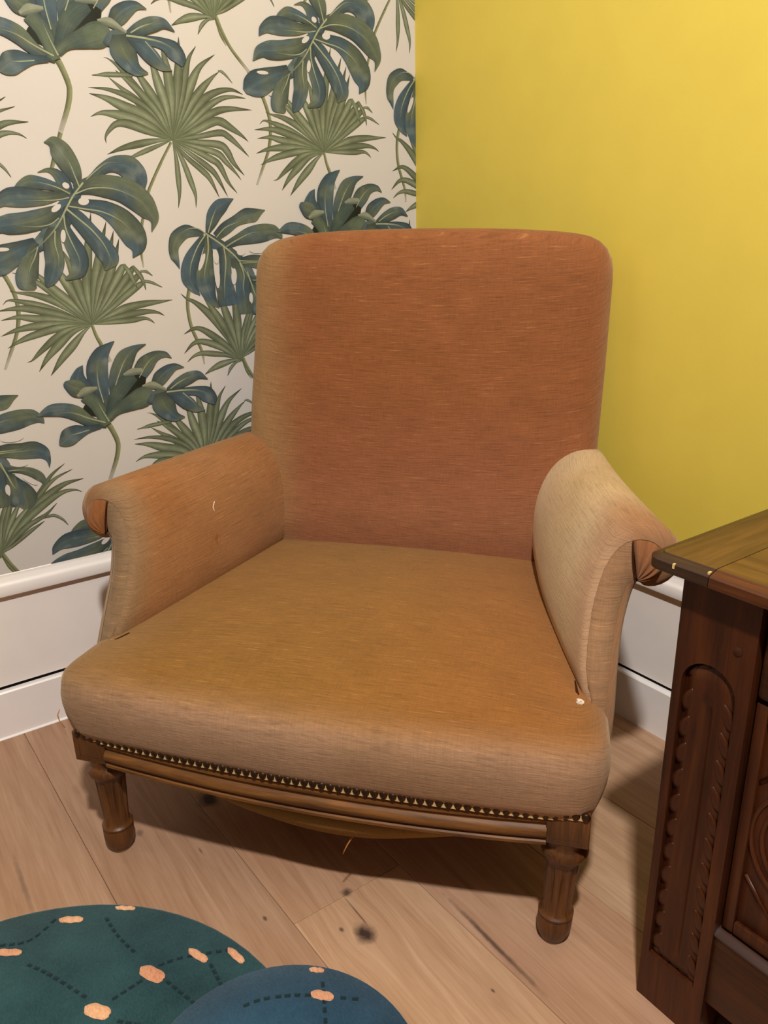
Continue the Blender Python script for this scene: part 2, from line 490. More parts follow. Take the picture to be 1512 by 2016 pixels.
def leaf_color(kind, u, v, y, z, seed):
    n = vnoise(y * 22, z * 22, seed); n2 = vnoise(y * 60 + 9, z * 60, seed + 3)
    e = abs(v)
    if kind == 'm':
        c = mixc(C_BLUE, C_OLIVE, sstep(.3, .75, n) * .9)
        side = .5 + .5 * v * (1 if seed % 2 else -1)
        c = mixc(c, C_DARK, .10 + .50 * side * sstep(0, .25, e) + .22 * sstep(.75, 1, e))
        c = mixc(c, C_DARK, .55 * (1 - sstep(0, .3, u)))
        c = mixc(c, C_PALE, .35 * sstep(.62, .95, n2) * sstep(.25, .6, u))
        c = mixc(c, C_PALE, .28 * sstep(.8, .97, e) * sstep(.55, .8, n) * sstep(.5, .8, u))
        return c
    if kind == 'p':
        c = mixc(P_MID, P_LITE, (.25 + .6 * vnoise(seed * 3.7, 1.5, 2)) * (1 - sstep(.0, .6, e)) * sstep(.05, .25, u) * (1 - .5 * sstep(.5, .9, u)))
        c = mixc(c, P_DARK, .75 * sstep(.55, 1, e))
        c = mixc(c, P_DARK, .5 * sstep(.2, .9, (1 - n)) * .6 + .35 * vnoise(seed * 5.3, 7.5, 1) * sstep(.1, .4, u))
        c = mixc(c, rgb(60, 52, 38), .85 * sstep(.78, .98, u))
        return c
    if kind == 's':
        c = mixc(rgb(150, 152, 112), rgb(92, 96, 66), sstep(-.6, 1, v))
        return mixc(c, rgb(200, 192, 184), .75 * sstep(.8, 1, u))
    if kind == 'v':
        return mixc(C_VEIN, rgb(104, 116, 100), sstep(.3, 1, u))
    if kind == 'g':
        c = mixc(rgb(106, 118, 96), rgb(72, 88, 84), sstep(.2, .8, n))
        return mixc(c, C_DARK, .45 * sstep(.4, 1, e) + .2 * (1 - u))
    if kind == 'k':
        return mixc(rgb(28, 32, 24), rgb(50, 54, 42), n)
    if kind == 'l':
        return mixc(rgb(150, 154, 132), rgb(96, 104, 92), sstep(-.2, 1, v))
    return rgb(205, 198, 191)
PAPER = {
    "A": "m-8008,11211,-27,19,-8178,11015,-95,64,-8376,10762,-151,91,-8553,10509,-158,112,-8790,10258,-103,116,-9033,10086,-59,92;m-8008,11211,17,-43,-7790,11313,52,-75,-7577,11502,51,-81,-7334,11597,-2,-150,-7083,11567,-122,-190,-6907,11415,-168,-133,-6815,11278,-111,-59,-6774,11168,-9,-4;m-8065,11172,44,16,-8122,11400,139,63,-8227,11623,174,101,-8344,11823,158,112,-8460,11955,54,86,-8598,11930,0,5;m-8236,11034,55,32,-8344,11242,110,71,-8458,11399,60,64,-8605,11456,8,37,-8794,11408,0,4;m-8255,11043,29,43,-8458,11144,34,63,-8720,11214,37,102,-8964,11236,5,122,-9146,11158,-29,67,-9282,11063,-3,4;m-8326,11059,-9,51,-8682,10970,7,114,-9050,10974,44,175,-9362,10965,-13,163,-9559,10869,-71,62,-9675,10736,-6,3;m-8468,10785,-44,63,-8805,10614,-67,158,-9155,10525,-12,187,-9470,10492,-9,176,-9688,10429,-76,87,-9855,10254,-5,3;m-9008,10173,-45,84,-9287,10051,-75,142,-9561,9930,-107,208,-9783,9834,-128,232,-9968,9744,-113,162,-10092,9669,-36,44;m-9034,10151,-71,7,-9110,9951,-117,18,-9210,9749,-176,26,-9279,9548,-210,4,-9285,9411,-161,-71,-9155,9325,-25,-23;m-8654,10439,-99,4,-8717,10219,-164,-6,-8725,9985,-178,-20,-8727,9787,-182,-2,-8797,9584,-157,24,-8884,9419,-91,26,-8939,9351,-21,9;m-8445,10749,-64,-9,-8449,10479,-89,-19,-8375,10212,-138,-43,-8272,9964,-175,-45,-8258,9745,-172,-3,-8334,9578,-102,67,-8574,9468,-13,21;m-8378,10824,-66,-39,-8197,10621,-136,-75,-8002,10366,-155,-80,-7803,10104,-180,-84,-7679,9892,-199,-61,-7672,9749,-151,19,-7787,9618,-13,6;m-8322,10907,-28,-53,-7978,10849,-53,-101,-7665,10795,-102,-124,-7376,10626,-193,-129,-7166,10364,-248,-106,-7077,10147,-226,-54,-7070,9982,-122,13,-7187,9849,-9,4;m-8169,11125,16,-92,-7855,11201,-13,-165,-7514,11193,-101,-205,-7166,11107,-186,-191,-6897,10917,-226,-139,-6723,10692,-165,-74,-6650,10556,-86,-8,-6734,10346,-8,1;v-7983,11250,-13,10,-8199,11015,-14,9,-8351,10801,-15,8,-8506,10568,-13,8,-8700,10335,-9,9,-8971,10105,-6,9,-9317,9879,-4,6;v-8065,11172,12,5,-8125,11380,10,4,-8191,11605,8,4,-8285,11769,4,2;v-8255,11043,7,10,-8458,11144,5,9,-8681,11215,3,7,-8905,11247,1,4;v-8285,10975,0,11,-8530,10930,1,10,-8863,10915,1,8,-9243,10906,1,4;v-8530,10607,-5,9,-8715,10491,-2,9,-8974,10453,1,8,-9314,10474,1,4;v-8154,11045,3,-11,-7875,11146,1,-11,-7520,11163,-2,-10,-7210,11090,-4,-7,-6903,10934,-4,-5,-6705,10732,-4,-3;v-8308,10821,-4,-13,-8031,10774,-4,-12,-7706,10727,-5,-11,-7425,10607,-7,-9,-7229,10445,-5,-4,-7119,10279,-4,-2;v-8365,10772,-12,-12,-8178,10607,-11,-11,-7941,10388,-12,-10,-7747,10124,-12,-7,-7636,9834,-6,-2,-7610,9709,-4,-1;v-8431,10665,-12,-2,-8429,10411,-12,-3,-8335,10094,-10,-4,-8257,9851,-8,-2,-8278,9567,-4,0;v-8635,10374,-12,0,-8671,10139,-10,-1,-8643,9861,-8,0,-8709,9623,-4,1;v-8994,10086,-11,4,-9083,9893,-9,4,-9205,9680,-7,2,-9271,9386,-4,0;v-7913,11310,5,-6,-7683,11489,5,-7,-7457,11622,1,-7,-7183,11622,-1,-4;h-8021,10911,103,1,-10,-70;h-8313,11189,53,-38,-36,-41;h-8552,10784,91,62,28,-42;h-8500,10279,48,-1,-18,-118;h-9643,10054,138,1,-7,-35",
    "B": "p-8180,8578,6,4,-8715,9009,62,57,-9164,9209,33,50,-9481,9266,9,19,-9626,9307,1,2;p-8180,8578,4,5,-8814,8862,48,60,-9178,9018,41,60,-9493,9111,18,36,-9682,9134,-2,15,-9782,9060,-2,2;p-8180,8578,5,6,-8751,8795,41,63,-9291,8951,32,69,-9610,8976,6,40,-9917,8941,0,2;p-8180,8578,3,7,-8868,8709,30,73,-9304,8776,25,67,-9559,8815,6,42,-9868,8773,0,2;p-8180,8578,2,7,-8874,8629,14,76,-9315,8618,1,73,-9642,8568,-8,39,-9913,8478,-1,2;p-8180,8578,1,7,-8833,8559,-4,74,-9327,8450,-19,66,-9616,8350,-16,32,-9827,8246,-1,2;p-8180,8578,-1,6,-8656,8513,-17,49,-8936,8358,-52,54,-9240,8132,-37,32,-9428,7975,-11,12,-9528,7945,-1,2;p-8180,8578,-2,6,-8568,8462,-29,40,-8900,8215,-64,50,-9139,7991,-46,26,-9335,7742,-2,1;p-8180,8578,-5,4,-8385,8433,-33,23,-8630,8187,-72,43,-8873,7943,-59,33,-9130,7636,-2,1;p-8180,8578,3,-6,-7831,8713,23,-41,-7465,8859,26,-77,-7020,8928,5,-66,-6668,8952,0,-31,-6437,8971,0,-3;p-8180,8578,1,-6,-7714,8681,10,-53,-7225,8750,5,-67,-6976,8761,-10,-47,-6776,8723,-14,-21,-6651,8653,-2,-2;p-8180,8578,0,-5,-7837,8593,-2,-40,-7353,8610,-2,-58,-7105,8630,-7,-37,-6981,8591,-17,-17,-6883,8510,-2,-2;p-8180,8578,5,3,-8583,8963,46,32,-9043,9389,45,35,-9331,9573,15,17,-9527,9634,1,2;p-8180,8578,7,4,-8512,9003,64,38,-8787,9268,73,48,-9033,9527,41,26,-9234,9733,2,1;p-8180,8578,8,3,-8416,9097,81,29,-8557,9388,88,35,-8717,9671,51,22,-8854,9933,3,1;p-8180,8578,8,2,-8301,9104,81,18,-8373,9453,93,22,-8465,9794,50,15,-8562,10044,3,1;p-8180,8578,9,1,-8186,9111,66,5,-8167,9467,98,2,-8069,10000,87,-1,-7907,10712,3,0;p-8180,8578,9,0,-8070,9117,70,-3,-7981,9480,105,-7,-7815,10021,74,-6,-7635,10542,3,0;p-8180,8578,8,-1,-8002,9067,69,-10,-7841,9490,103,-14,-7655,9947,67,-7,-7510,10372,3,0;p-8180,8578,7,-2,-7932,9071,66,-15,-7750,9424,92,-19,-7567,9812,63,-9,-7420,10219,3,0;p-8179,8587,8,-3,-7890,8965,61,-22,-7636,9342,89,-27,-7431,9662,68,-20,-7385,9728,17,-5;p-8179,8587,7,-4,-7795,8970,53,-27,-7494,9315,75,-33,-7266,9584,62,-23,-7201,9688,17,-5;p-8179,8587,6,-5,-7701,8957,47,-32,-7350,9287,62,-36,-7148,9474,52,-29,-7060,9562,15,-8;p-8179,8587,6,-5,-7826,8823,33,-29,-7405,9120,55,-47,-7130,9301,46,-44,-6992,9374,13,-15;p-7393,9728,-27,-11,-7280,9529,-50,-18,-7225,9387,-33,-10,-7169,9244,-5,-1;p-7214,9687,-26,-12,-7086,9505,-46,-18,-7018,9345,-29,-7,-6991,9199,-5,-1;p-7072,9570,-4,-22,-6949,9570,-18,-23,-6815,9478,-4,-3;p-7017,9382,-13,-25,-6857,9346,-18,-24,-6634,9239,-3,-3",
    "Bs": "s-8191,8587,-28,-6,-8133,8351,-34,-9,-8060,8168,-39,-11,-7923,7797,-39,-11;s-9966,10051,-37,-19,-9795,9788,-38,-19,-9648,9550,-40,-16,-9539,9202,-40,-9,-9531,8894,-41,-1,-9612,8543,-37,5,-9778,8186,-32,8,-9944,7846,-24,6",
    "E": "p-6086,12096,5,4,-6642,12682,60,51,-7040,12980,25,25,-7232,13124,2,2;p-6086,12096,6,3,-6386,12582,52,33,-6714,12987,64,46,-6997,13305,32,27,-7190,13436,7,9,-7281,13455,1,2;p-6086,12096,5,3,-6434,12559,40,34,-6847,12803,36,51,-7261,12914,13,32,-7645,12921,1,2;p-6086,12096,7,7,-6534,12473,61,71,-7019,12646,53,85,-7344,12766,25,47,-7639,12818,1,3;p-6086,12096,6,8,-6552,12333,48,73,-7000,12463,42,93,-7359,12507,14,53,-7531,12482,-3,24,-7664,12420,-1,3;p-6086,12096,3,7,-6565,12222,31,60,-6951,12338,31,79,-7191,12324,-15,56,-7360,12188,-29,21,-7436,12067,-18,2,-7433,11969,-3,-1;p-6086,12096,0,6,-6402,12069,-1,41,-6774,11991,-8,70,-7140,11894,-10,43,-7438,11772,-1,2;p-6086,12096,-1,4,-6414,11967,-11,32,-6701,11853,-16,42,-6985,11730,-9,20,-7151,11644,-1,2;p-6086,12096,-5,-1,-6043,11747,-42,-7,-6038,11369,-60,-6,-6050,11050,-33,-1,-6102,10803,-3,0;p-6086,12096,-5,-2,-5904,11710,-49,-20,-5776,11334,-60,-20,-5696,11056,-33,-6,-5709,10816,-3,0;p-6086,12096,-4,-3,-5823,11797,-36,-29,-5485,11534,-48,-41,-5328,11366,-42,-23,-5160,11020,-3,-1;p-6086,12096,-3,-4,-5765,11883,-28,-29,-5400,11644,-47,-45,-5193,11456,-46,-27,-4965,11045,-3,-1;p-6086,12096,-3,-5,-5686,11949,-24,-36,-5287,11776,-44,-57,-5098,11654,-58,-37,-4925,11333,-32,-17,-4737,11115,-3,-2;p-6086,12096,-2,-5,-5609,11994,-19,-43,-5126,11889,-38,-57,-4939,11724,-44,-34,-4727,11513,-19,-13,-4621,11384,-3,-2;p-6086,12096,-1,-6,-5551,12081,-12,-53,-5060,12052,-34,-73,-4894,11931,-64,-43,-4761,11709,-42,-25,-4534,11475,-3,-2;p-6086,12096,0,-5,-5540,12185,3,-46,-5037,12285,-6,-66,-4841,12222,-43,-48,-4602,12041,-29,-24,-4396,11854,-2,-2;p-6086,12096,2,-6,-5577,12287,23,-53,-5192,12475,28,-80,-4991,12498,-35,-80,-4775,12395,-46,-54,-4530,12260,-23,-23,-4384,12149,-2,-2;p-6086,12096,4,-5,-5562,12432,34,-47,-5124,12666,28,-68,-4767,12753,-1,-53,-4253,12767,0,-3;p-6086,12096,4,-4,-5606,12471,38,-36,-5236,12772,45,-50,-4924,12939,16,-46,-4644,12987,-3,-28,-4377,12980,-1,-3;p-6086,12096,6,-4,-5669,12548,55,-35,-5346,12876,61,-58,-5012,13055,20,-58,-4683,13116,-7,-33,-4435,13049,-1,-3;p-6086,12096,8,-3,-5732,12625,81,-36,-5376,13056,69,-40,-5110,13301,26,-21,-4938,13427,2,-2;p-6086,12096,8,-2,-5794,12702,85,-19,-5581,13140,95,-25,-5356,13478,46,-28,-5006,13731,2,-2;p-6086,12096,8,-1,-5856,12778,88,-8,-5713,13228,87,-7,-5579,13595,41,-9,-5401,13838,3,-1;p-6086,12096,9,0,-5950,12771,92,-1,-5842,13217,104,3,-5777,13692,49,4,-5747,13964,3,0;p-6086,12096,9,1,-6032,12766,94,12,-6039,13200,103,23,-6097,13678,40,11,-6140,13883,3,1;p-6086,12096,9,2,-6146,12678,86,24,-6257,13083,94,33,-6349,13442,45,17,-6432,13662,3,1;p-6086,12096,8,3,-6248,12591,70,32,-6473,12968,78,46,-6697,13295,32,20,-6806,13455,2,2;p-6086,12096,6,3,-6340,12585,59,37,-6657,12915,56,47,-6933,13141,23,21,-7088,13259,2,2;p-4961,13445,-3,-8,-4888,13438,-16,-21,-4784,13370,-16,-13,-4658,13242,-3,-2;p-6753,13199,5,27,-7012,13187,8,42,-7268,13171,6,42,-7416,13151,1,19,-7543,13134,0,4",
    "Es": "s-6114,12053,-24,10,-6411,11609,-26,10,-6700,11124,-30,12;s-6367,11671,-26,10,-6675,11160,-29,8,-6877,10608,-30,5,-6978,10195,-29,1,-6995,9881,-25,-2,-6986,9647,-16,-2",
    "D": "m-8089,6779,40,10,-8170,7134,125,29,-8227,7453,215,16,-8197,7758,209,-51,-8075,8001,121,-86,-7932,8116,45,-59,-7790,8218,3,-4;m-8004,7113,29,-11,-7905,7364,111,-55,-7737,7633,166,-103,-7574,7877,134,-120,-7370,8027,35,-69,-7134,8098,1,-5;m-7531,7188,102,-62,-7361,7462,132,-89,-7185,7681,129,-132,-6962,7832,39,-103,-6740,7846,-14,-57,-6605,7753,-3,-4;k-7811,6889,43,-40,-7624,7092,98,-89,-7404,7333,127,-97,-7335,7459,118,-62;m-7037,7211,84,-70,-6908,7358,108,-115,-6710,7499,63,-108,-6533,7562,6,-70,-6346,7529,-1,-5;m-8404,7111,87,53,-8514,7306,144,97,-8637,7487,170,35,-8574,7670,79,-37,-8492,7789,4,-3;m-8489,7225,62,113,-8697,7340,87,156,-8877,7446,38,66,-8913,7467,8,13;k-8593,6939,-27,-38,-8467,6844,-62,-77,-8354,6736,-21,-23;m-8181,6491,20,55,-8499,6618,53,96,-8748,6822,77,134,-9004,6929,33,139,-9268,6945,-8,113,-9531,6869,-1,5;m-8310,6494,-6,53,-8572,6461,-9,78,-8805,6429,-36,158,-8991,6352,-82,166,-9118,6254,-50,83,-9185,6220,-4,9;g-8520,7177,-114,-103,-8346,6972,-118,-78,-8240,6720,-115,-46,-8167,6495,-79,-27;l-8685,7166,14,-32,-8510,7253,22,-83,-8263,7296,4,-30;g-8112,6702,63,-36,-7921,7049,120,-78,-7730,7291,116,-127,-7469,7460,60,-92;l-7690,7503,5,-25,-7512,7544,6,-73,-7276,7546,-1,-58;g-8123,6623,47,-64,-7932,6771,44,-85,-7623,6890,57,-156,-7339,6989,90,-202,-7118,7111,67,-118;m-7262,6844,13,-24,-7070,6942,48,-128,-6810,7006,36,-133;m-6946,7037,-124,-15,-6916,6814,-244,-76,-6799,6603,-169,-122,-6645,6455,-47,-95,-6450,6428,-1,-11;m-6780,7016,-28,-47,-6539,6876,-80,-113,-6325,6708,-94,-118,-6133,6569,-37,-70,-5953,6516,-2,-8;m-6807,7033,-3,-41,-6439,7002,-5,-77,-6120,6978,-23,-103,-5892,6880,-103,-142,-5755,6734,-114,-60,-5731,6616,-24,-4;m-6774,7070,22,-45,-6534,7179,49,-105,-6262,7286,41,-127,-6024,7322,-15,-87,-5822,7210,-3,-5;l-7324,7223,-1,-21,-7092,7217,-22,-78,-6796,7079,-10,-20;v-8198,6553,5,12,-8491,6675,5,12,-8820,6839,3,10,-9179,6902,1,5;v-8549,6445,-1,8,-8809,6404,-1,10,-9012,6383,0,5;v-8179,6977,10,2,-8235,7402,10,0,-8197,7861,8,0;v-7887,7310,9,-5,-7673,7731,9,-5,-7484,7973,4,-3;v-7369,7410,6,-5,-7142,7704,6,-6,-6906,7841,3,-5;v-6807,7033,0,-16,-6436,7030,-1,-17,-6089,6988,-3,-11,-5803,6868,-2,-5;v-6442,6975,-8,-8,-6284,6816,-7,-5,-6127,6625,-5,-3;v-6715,7091,6,-9,-6471,7228,5,-10,-6109,7353,2,-5;v-8118,6568,14,7,-8217,6796,10,4,-8329,7101,7,3",
    "Ds": "s-8173,6550,-58,-35,-8088,6402,-53,-23,-8003,6143,-52,-11,-7998,5977,-50,10,-8074,5713,-44,20,-8264,5299,-38,21;s-8264,5286,-36,18,-8461,4804,-34,17,-8545,4588,-30,15",
    "C": "m-5540,10273,-45,-41,-5268,10047,-106,-97,-4990,9815,-125,-106,-4747,9578,-157,-97,-4551,9258,-140,-67;m-5517,10291,38,-13,-5413,10492,114,-38,-5309,10692,143,-71,-5147,10857,109,-106,-4992,10941,41,-73,-4837,11003,2,-3;m-5314,10233,64,-70,-5085,10398,84,-101,-4836,10546,61,-99,-4565,10657,45,-149,-4365,10677,35,-135,-4215,10743,24,-55,-4094,10776,1,-4;m-5119,10044,29,-69,-4828,10152,40,-105,-4513,10243,43,-174,-4195,10297,20,-193,-3920,10314,-39,-148,-3764,10235,-55,-52,-3705,10156,-8,-4;m-4773,9696,0,-91,-4506,9706,-11,-137,-4243,9662,-21,-162,-3971,9639,-43,-173,-3794,9539,-85,-91,-3738,9385,-45,-9,-3745,9227,-4,0;m-4603,9329,-9,-55,-4339,9285,-14,-62,-4127,9208,-37,-82,-3971,9088,-62,-73,-3903,8977,-56,-22,-3899,8865,-5,0;m-4579,9268,-57,-40,-4462,9056,-102,-67,-4359,8843,-187,-93,-4296,8635,-234,-62,-4290,8515,-155,7,-4303,8439,-76,16;m-5600,10292,14,45,-5761,10321,23,81,-5981,10349,-24,131,-6195,10225,-118,92,-6297,10029,-112,17,-6298,9847,-95,-18,-6254,9736,-54,-18,-6212,9592,-4,-1;m-5593,10255,-52,27,-5750,10037,-104,53,-5908,9800,-157,60,-6001,9562,-187,24,-6007,9357,-174,-36,-5925,9165,-83,-43,-5814,9030,-8,-6;m-4510,9216,-91,-4,-4503,9018,-114,-6,-4482,8716,-160,-15,-4450,8553,-113,-17;m-4950,9775,-100,-43,-4819,9522,-131,-39,-4774,9267,-178,-17,-4773,9031,-183,-8,-4760,8793,-180,-7,-4757,8572,-149,-2;m-5228,10027,-83,-21,-5165,9781,-133,-19,-5165,9514,-143,0,-5194,9246,-163,3,-5194,9013,-218,-14,-5172,8826,-244,-26,-5168,8777,-219,-18;m-5523,10236,-52,-3,-5524,10014,-100,2,-5571,9754,-136,17,-5639,9493,-204,14,-5643,9247,-214,-29,-5583,9014,-141,-48,-5492,8854,-70,-40,-5392,8731,-5,-4;v-5558,10301,-12,-13,-5203,10064,-13,-13,-4863,9773,-14,-10,-4669,9458,-14,-6,-4516,9138,-13,-5;v-5495,10309,10,-3,-5372,10602,10,-3,-5232,10857,6,-2;v-5316,10215,7,-6,-5084,10417,5,-8,-4773,10527,2,-5,-4501,10639,2,-3;v-5100,10025,6,-10,-4805,10171,5,-10,-4464,10300,2,-7,-4148,10316,0,-4;v-5538,10291,7,9,-5732,10402,3,9,-5957,10386,-2,7,-6171,10262,-2,3;v-5561,10273,-11,7,-5773,10019,-11,5,-5954,9672,-10,3,-6000,9431,-6,1;v-5511,10254,-17,0,-5534,9921,-14,1,-5661,9494,-10,2,-5713,9193,-6,1;v-5164,10026,-15,-2,-5141,9704,-13,0,-5217,9247,-11,1,-5246,8938,-7,0;v-4806,9676,-15,-4,-4728,9421,-13,-1,-4767,9110,-9,0,-4701,8829,-4,-1;v-4845,9725,-2,-11,-4469,9701,-1,-10,-4127,9715,0,-6;v-4643,9487,-12,-5,-4501,9025,-11,-5,-4410,8852,-6,-4;v-4524,9296,-1,-7,-4305,9279,-2,-9,-4107,9220,-1,-5;v-4744,9672,0,-9,-4362,9663,-1,-7,-3940,9612,0,-4;h-4759,9904,101,-2,-6,-73;h-5365,9824,68,7,9,-153;h-4348,9938,209,-4,-6,-73;h-4603,8923,41,-2,-9,-103;h-4582,8897,30,-3,-10,-109;h-4310,9409,164,-29,-10,-63;h-5701,9720,46,-15,-83,-175;h-4156,9026,125,-108,-28,-39;h-4974,9392,66,-3,-16,-174;h-5369,9388,56,0,-9,-230",
    "Cs": "s-6020,9245,-40,7,-6098,8946,-41,4,-6113,8679,-39,-3,-6073,8367,-39,-9,-5960,8044,-36,-11,-5879,7798,-32,-5,-5859,7535,-17,-1",
    "F": "p-4952,7526,8,3,-5277,8148,69,36,-5663,8650,67,50,-5954,8899,30,35,-6131,8985,13,17,-6243,9086,2,2;p-4952,7526,6,4,-5258,7883,44,38,-5585,8142,53,61,-5847,8311,26,51,-6035,8335,-7,34,-6265,8236,-1,2;p-4952,7526,4,5,-5311,7797,34,42,-5603,7964,35,69,-5896,8049,6,59,-6091,8006,-21,33,-6300,7821,-2,2;p-4952,7526,3,5,-5277,7681,15,39,-5623,7754,12,63,-5901,7790,-2,48,-6099,7739,-12,23,-6248,7630,-2,2;p-4952,7526,1,6,-5108,7562,-3,32,-5450,7504,-23,71,-5702,7407,-20,38,-5875,7313,-1,2;p-4952,7526,-1,3,-5090,7509,-13,21,-5237,7389,-29,21,-5331,7223,-2,1;p-4952,7526,8,3,-5156,8017,67,25,-5417,8516,81,39,-5678,8923,28,15,-5767,9081,3,1;p-4952,7526,8,1,-5063,8050,69,14,-5200,8502,96,25,-5366,9041,41,11,-5428,9295,3,1;p-4952,7526,8,0,-4974,8042,69,1,-4979,8487,102,4,-5014,9082,48,4,-5052,9376,3,0;p-4952,7526,8,-1,-4861,8033,71,-16,-4713,8428,91,-29,-4543,8820,50,-14,-4450,9115,3,-1;p-4927,7608,4,-4,-4518,8189,34,-36,-4052,8682,40,-44,-3744,9055,20,-25,-3438,9264,1,-2;p-4927,7608,3,-3,-4419,8266,34,-37,-3993,8720,32,-41,-3685,8975,14,-28,-3304,9116,1,-2;p-4927,7608,5,-2,-4767,8147,57,-24,-4632,8548,32,-15,-4542,8782,2,-1;p-4927,7608,4,-3,-4701,8132,52,-34,-4482,8516,30,-24,-4324,8738,2,-1;p-4927,7608,4,-3,-4618,8112,44,-44,-4303,8439,28,-35,-4052,8683,1,-2;p-4927,7608,5,-6,-4434,8170,44,-57,-3961,8584,45,-76,-3525,8825,15,-48,-3113,8877,0,-3;p-4927,7608,4,-5,-4439,8141,38,-54,-3979,8469,35,-70,-3587,8658,12,-45,-3327,8666,-2,-19,-3184,8597,-1,-2;p-4927,7608,2,-3,-4553,7978,21,-38,-4171,8160,17,-45,-3938,8270,14,-26,-3715,8454,1,-2;p-4927,7608,1,-4,-4680,7737,14,-31,-4328,7955,17,-38,-4016,8116,1,-2;p-4927,7608,3,-4,-4662,7843,22,-36,-4362,8073,25,-52,-4095,8184,6,-31,-3878,8190,0,-2;p-3949,8202,-1,-28,-3804,8194,-10,-30,-3657,8076,-15,-17,-3564,7928,-3,-2",
    "Fs": "s-4918,7606,-36,-11,-4883,7455,-32,-12,-4826,7278,-30,-19,-4714,7104,-27,-24;s-4917,7609,-35,-15,-4782,7306,-31,-15,-4607,7026,-30,-18,-4245,6645,-29,-20",
}

LVY, LVZ, VREP = .570, .3445, .683
LAYER = {'Bs': 0, 'Es': 2, 'Fs': 4, 'Cs': 6, 'Ds': 8, 'E': 10, 'B': 10, 'F': 44, 'C': 70, 'A': 112, 'D': 150}
KINDS = {'A': ('printed_monstera_leaf', 'printed dark blue-green monstera leaf with holes'),
         'C': ('printed_monstera_leaf', 'printed drooping monstera leaf with long lobes'),
         'D': ('printed_monstera_cluster', 'printed monstera leaf seen from the side with curled lobes'),
         'B': ('printed_palm_frond', None), 'E': ('printed_palm_frond', None), 'F': ('printed_palm_frond', None)}
LSTEP = 1.6e-5

def build_motif(key, dy, dz):
    V = []; F = []; Cc = []; UV = []; HF = []
    for idx, row in enumerate(PAPER[key].split(';')):
        kind = row[0]
        d = [int(q) * 1e-4 for q in row[1:].split(',')]
        x = XW + 1e-4 + (LAYER[key] + idx) * LSTEP
        b0 = len(V)
        if kind == 'h':
            cy, cz, ay, az, by, bz = d
            n = 20
            V.append((x, cy + dy, cz + dz)); Cc.append(rgb(205, 198, 191)); UV.append((0, 0))
            for k in range(n):
                a = 2 * math.pi * k / n
                V.append((x, cy + dy + ay * math.cos(a) + by * math.sin(a), cz + dz + az * math.cos(a) + bz * math.sin(a)))
                Cc.append(rgb(205, 198, 191)); UV.append((0, 0))
            HF += range(len(F), len(F) + n)
            F += [(b0, b0 + 1 + k, b0 + 1 + (k + 1) % n) for k in range(n)]
            continue
        P = [tuple(d[i:i + 4]) for i in range(0, len(d), 4)]
        ns = {'m': 26, 'p': 22, 's': 26, 'v': 18}.get(kind, 16)
        nv = {'m': 11, 'p': 7, 's': 5, 'v': 3}.get(kind, 7)
        S = catmull(P, ns)
        ln = 0; prev = None
        for i, (cy, cz, wy, wz) in enumerate(S):
            if prev: ln += math.hypot(cy - prev[0], cz - prev[1])
            prev = (cy, cz)
            u = i / (ns - 1)
            # lobes close in a rounded root so neighbouring ribbons blend
            for k in range(nv):
                v = -1 + 2 * k / (nv - 1)
                y = cy + wy * v; z = cz + wz * v
                V.append((x, y + dy, z + dz))
                Cc.append(leaf_color(kind, u, v, y, z, idx))
                UV.append((ln + idx * .37, v * math.hypot(wy, wz) + idx * .11))
        for i in range(ns - 1):
            for k in range(nv - 1):
                a = b0 + i * nv + k
                F.append((a, a + 1, a + nv + 1, a + nv))
    return V, F, Cc, UV, HF

def clip_obj(o):
    bm = bmesh.new(); bm.from_mesh(o.data)
    for co, no in (((0, YW - .0004, 0), (0, 1, 0)), ((0, 0, ZR), (0, 0, -1)), ((0, 0, RZ), (0, 0, 1))):
        g = list(bm.verts) + list(bm.edges) + list(bm.faces)
        bmesh.ops.bisect_plane(bm, geom=g, plane_co=co, plane_no=no, clear_outer=True)
    n = len(bm.faces)
    for f in bm.faces:
        if f.normal.x < 0: f.normal_flip()
    bm.to_mesh(o.data); bm.free()
    return n

for i in range(-3, 3):
    for j in range(-3, 5):
        dy, dz = i * LVY, i * LVZ + j * VREP
        for key in ('A', 'B', 'C', 'D', 'E', 'F'):
            first = [q for q in PAPER[key].split(';') if q[0] != 'h'][0][1:].split(',')
            cy, cz = int(first[0]) * 1e-4 + dy, int(first[1]) * 1e-4 + dz
            if not (-1.75 < cy < .35 and .12 < cz < 2.1): continue
            nm, lab = KINDS[key]
            V, F, Cc, UV, HF = build_motif(key, dy, dz)
            o = mobj(nm, V, F, M['print'], wl, cols=Cc, uvs=UV)
            if HF:
                o.data.materials.append(M['paper'])
                for q in HF: o.data.polygons[q].material_index = 1
            if clip_obj(o) == 0:
                bpy.data.objects.remove(o, do_unlink=True); continue
            V, F, Cc, UV, HF = build_motif(key + 's', dy, dz) if key + 's' in PAPER else ([], [], [], [], [])
            if V:
                s = mobj('printed_stem', V, F, M['print'], wl, cols=Cc, uvs=UV)
                if clip_obj(s) == 0: bpy.data.objects.remove(s, do_unlink=True)

# ------------------------------------------------------------------ armchair (local frame: X right, Y back, Z up)
CH_O = (0.760, -0.78515, 0.0)
CH_A = math.atan2(.6307322, .7760006)
chair = empty('armchair', CH_O, CH_A)
tag(chair, 'low armchair in worn rust velvet with scrolled arms and turned wooden legs in the corner', 'armchair')

RUST, RUSTP = rgb(168, 103, 59), rgb(176, 110, 74)
GOLD, TAN, PALE = rgb(164, 115, 56), rgb(212, 165, 128), rgb(240, 206, 160)
GREY = rgb(168, 136, 102)

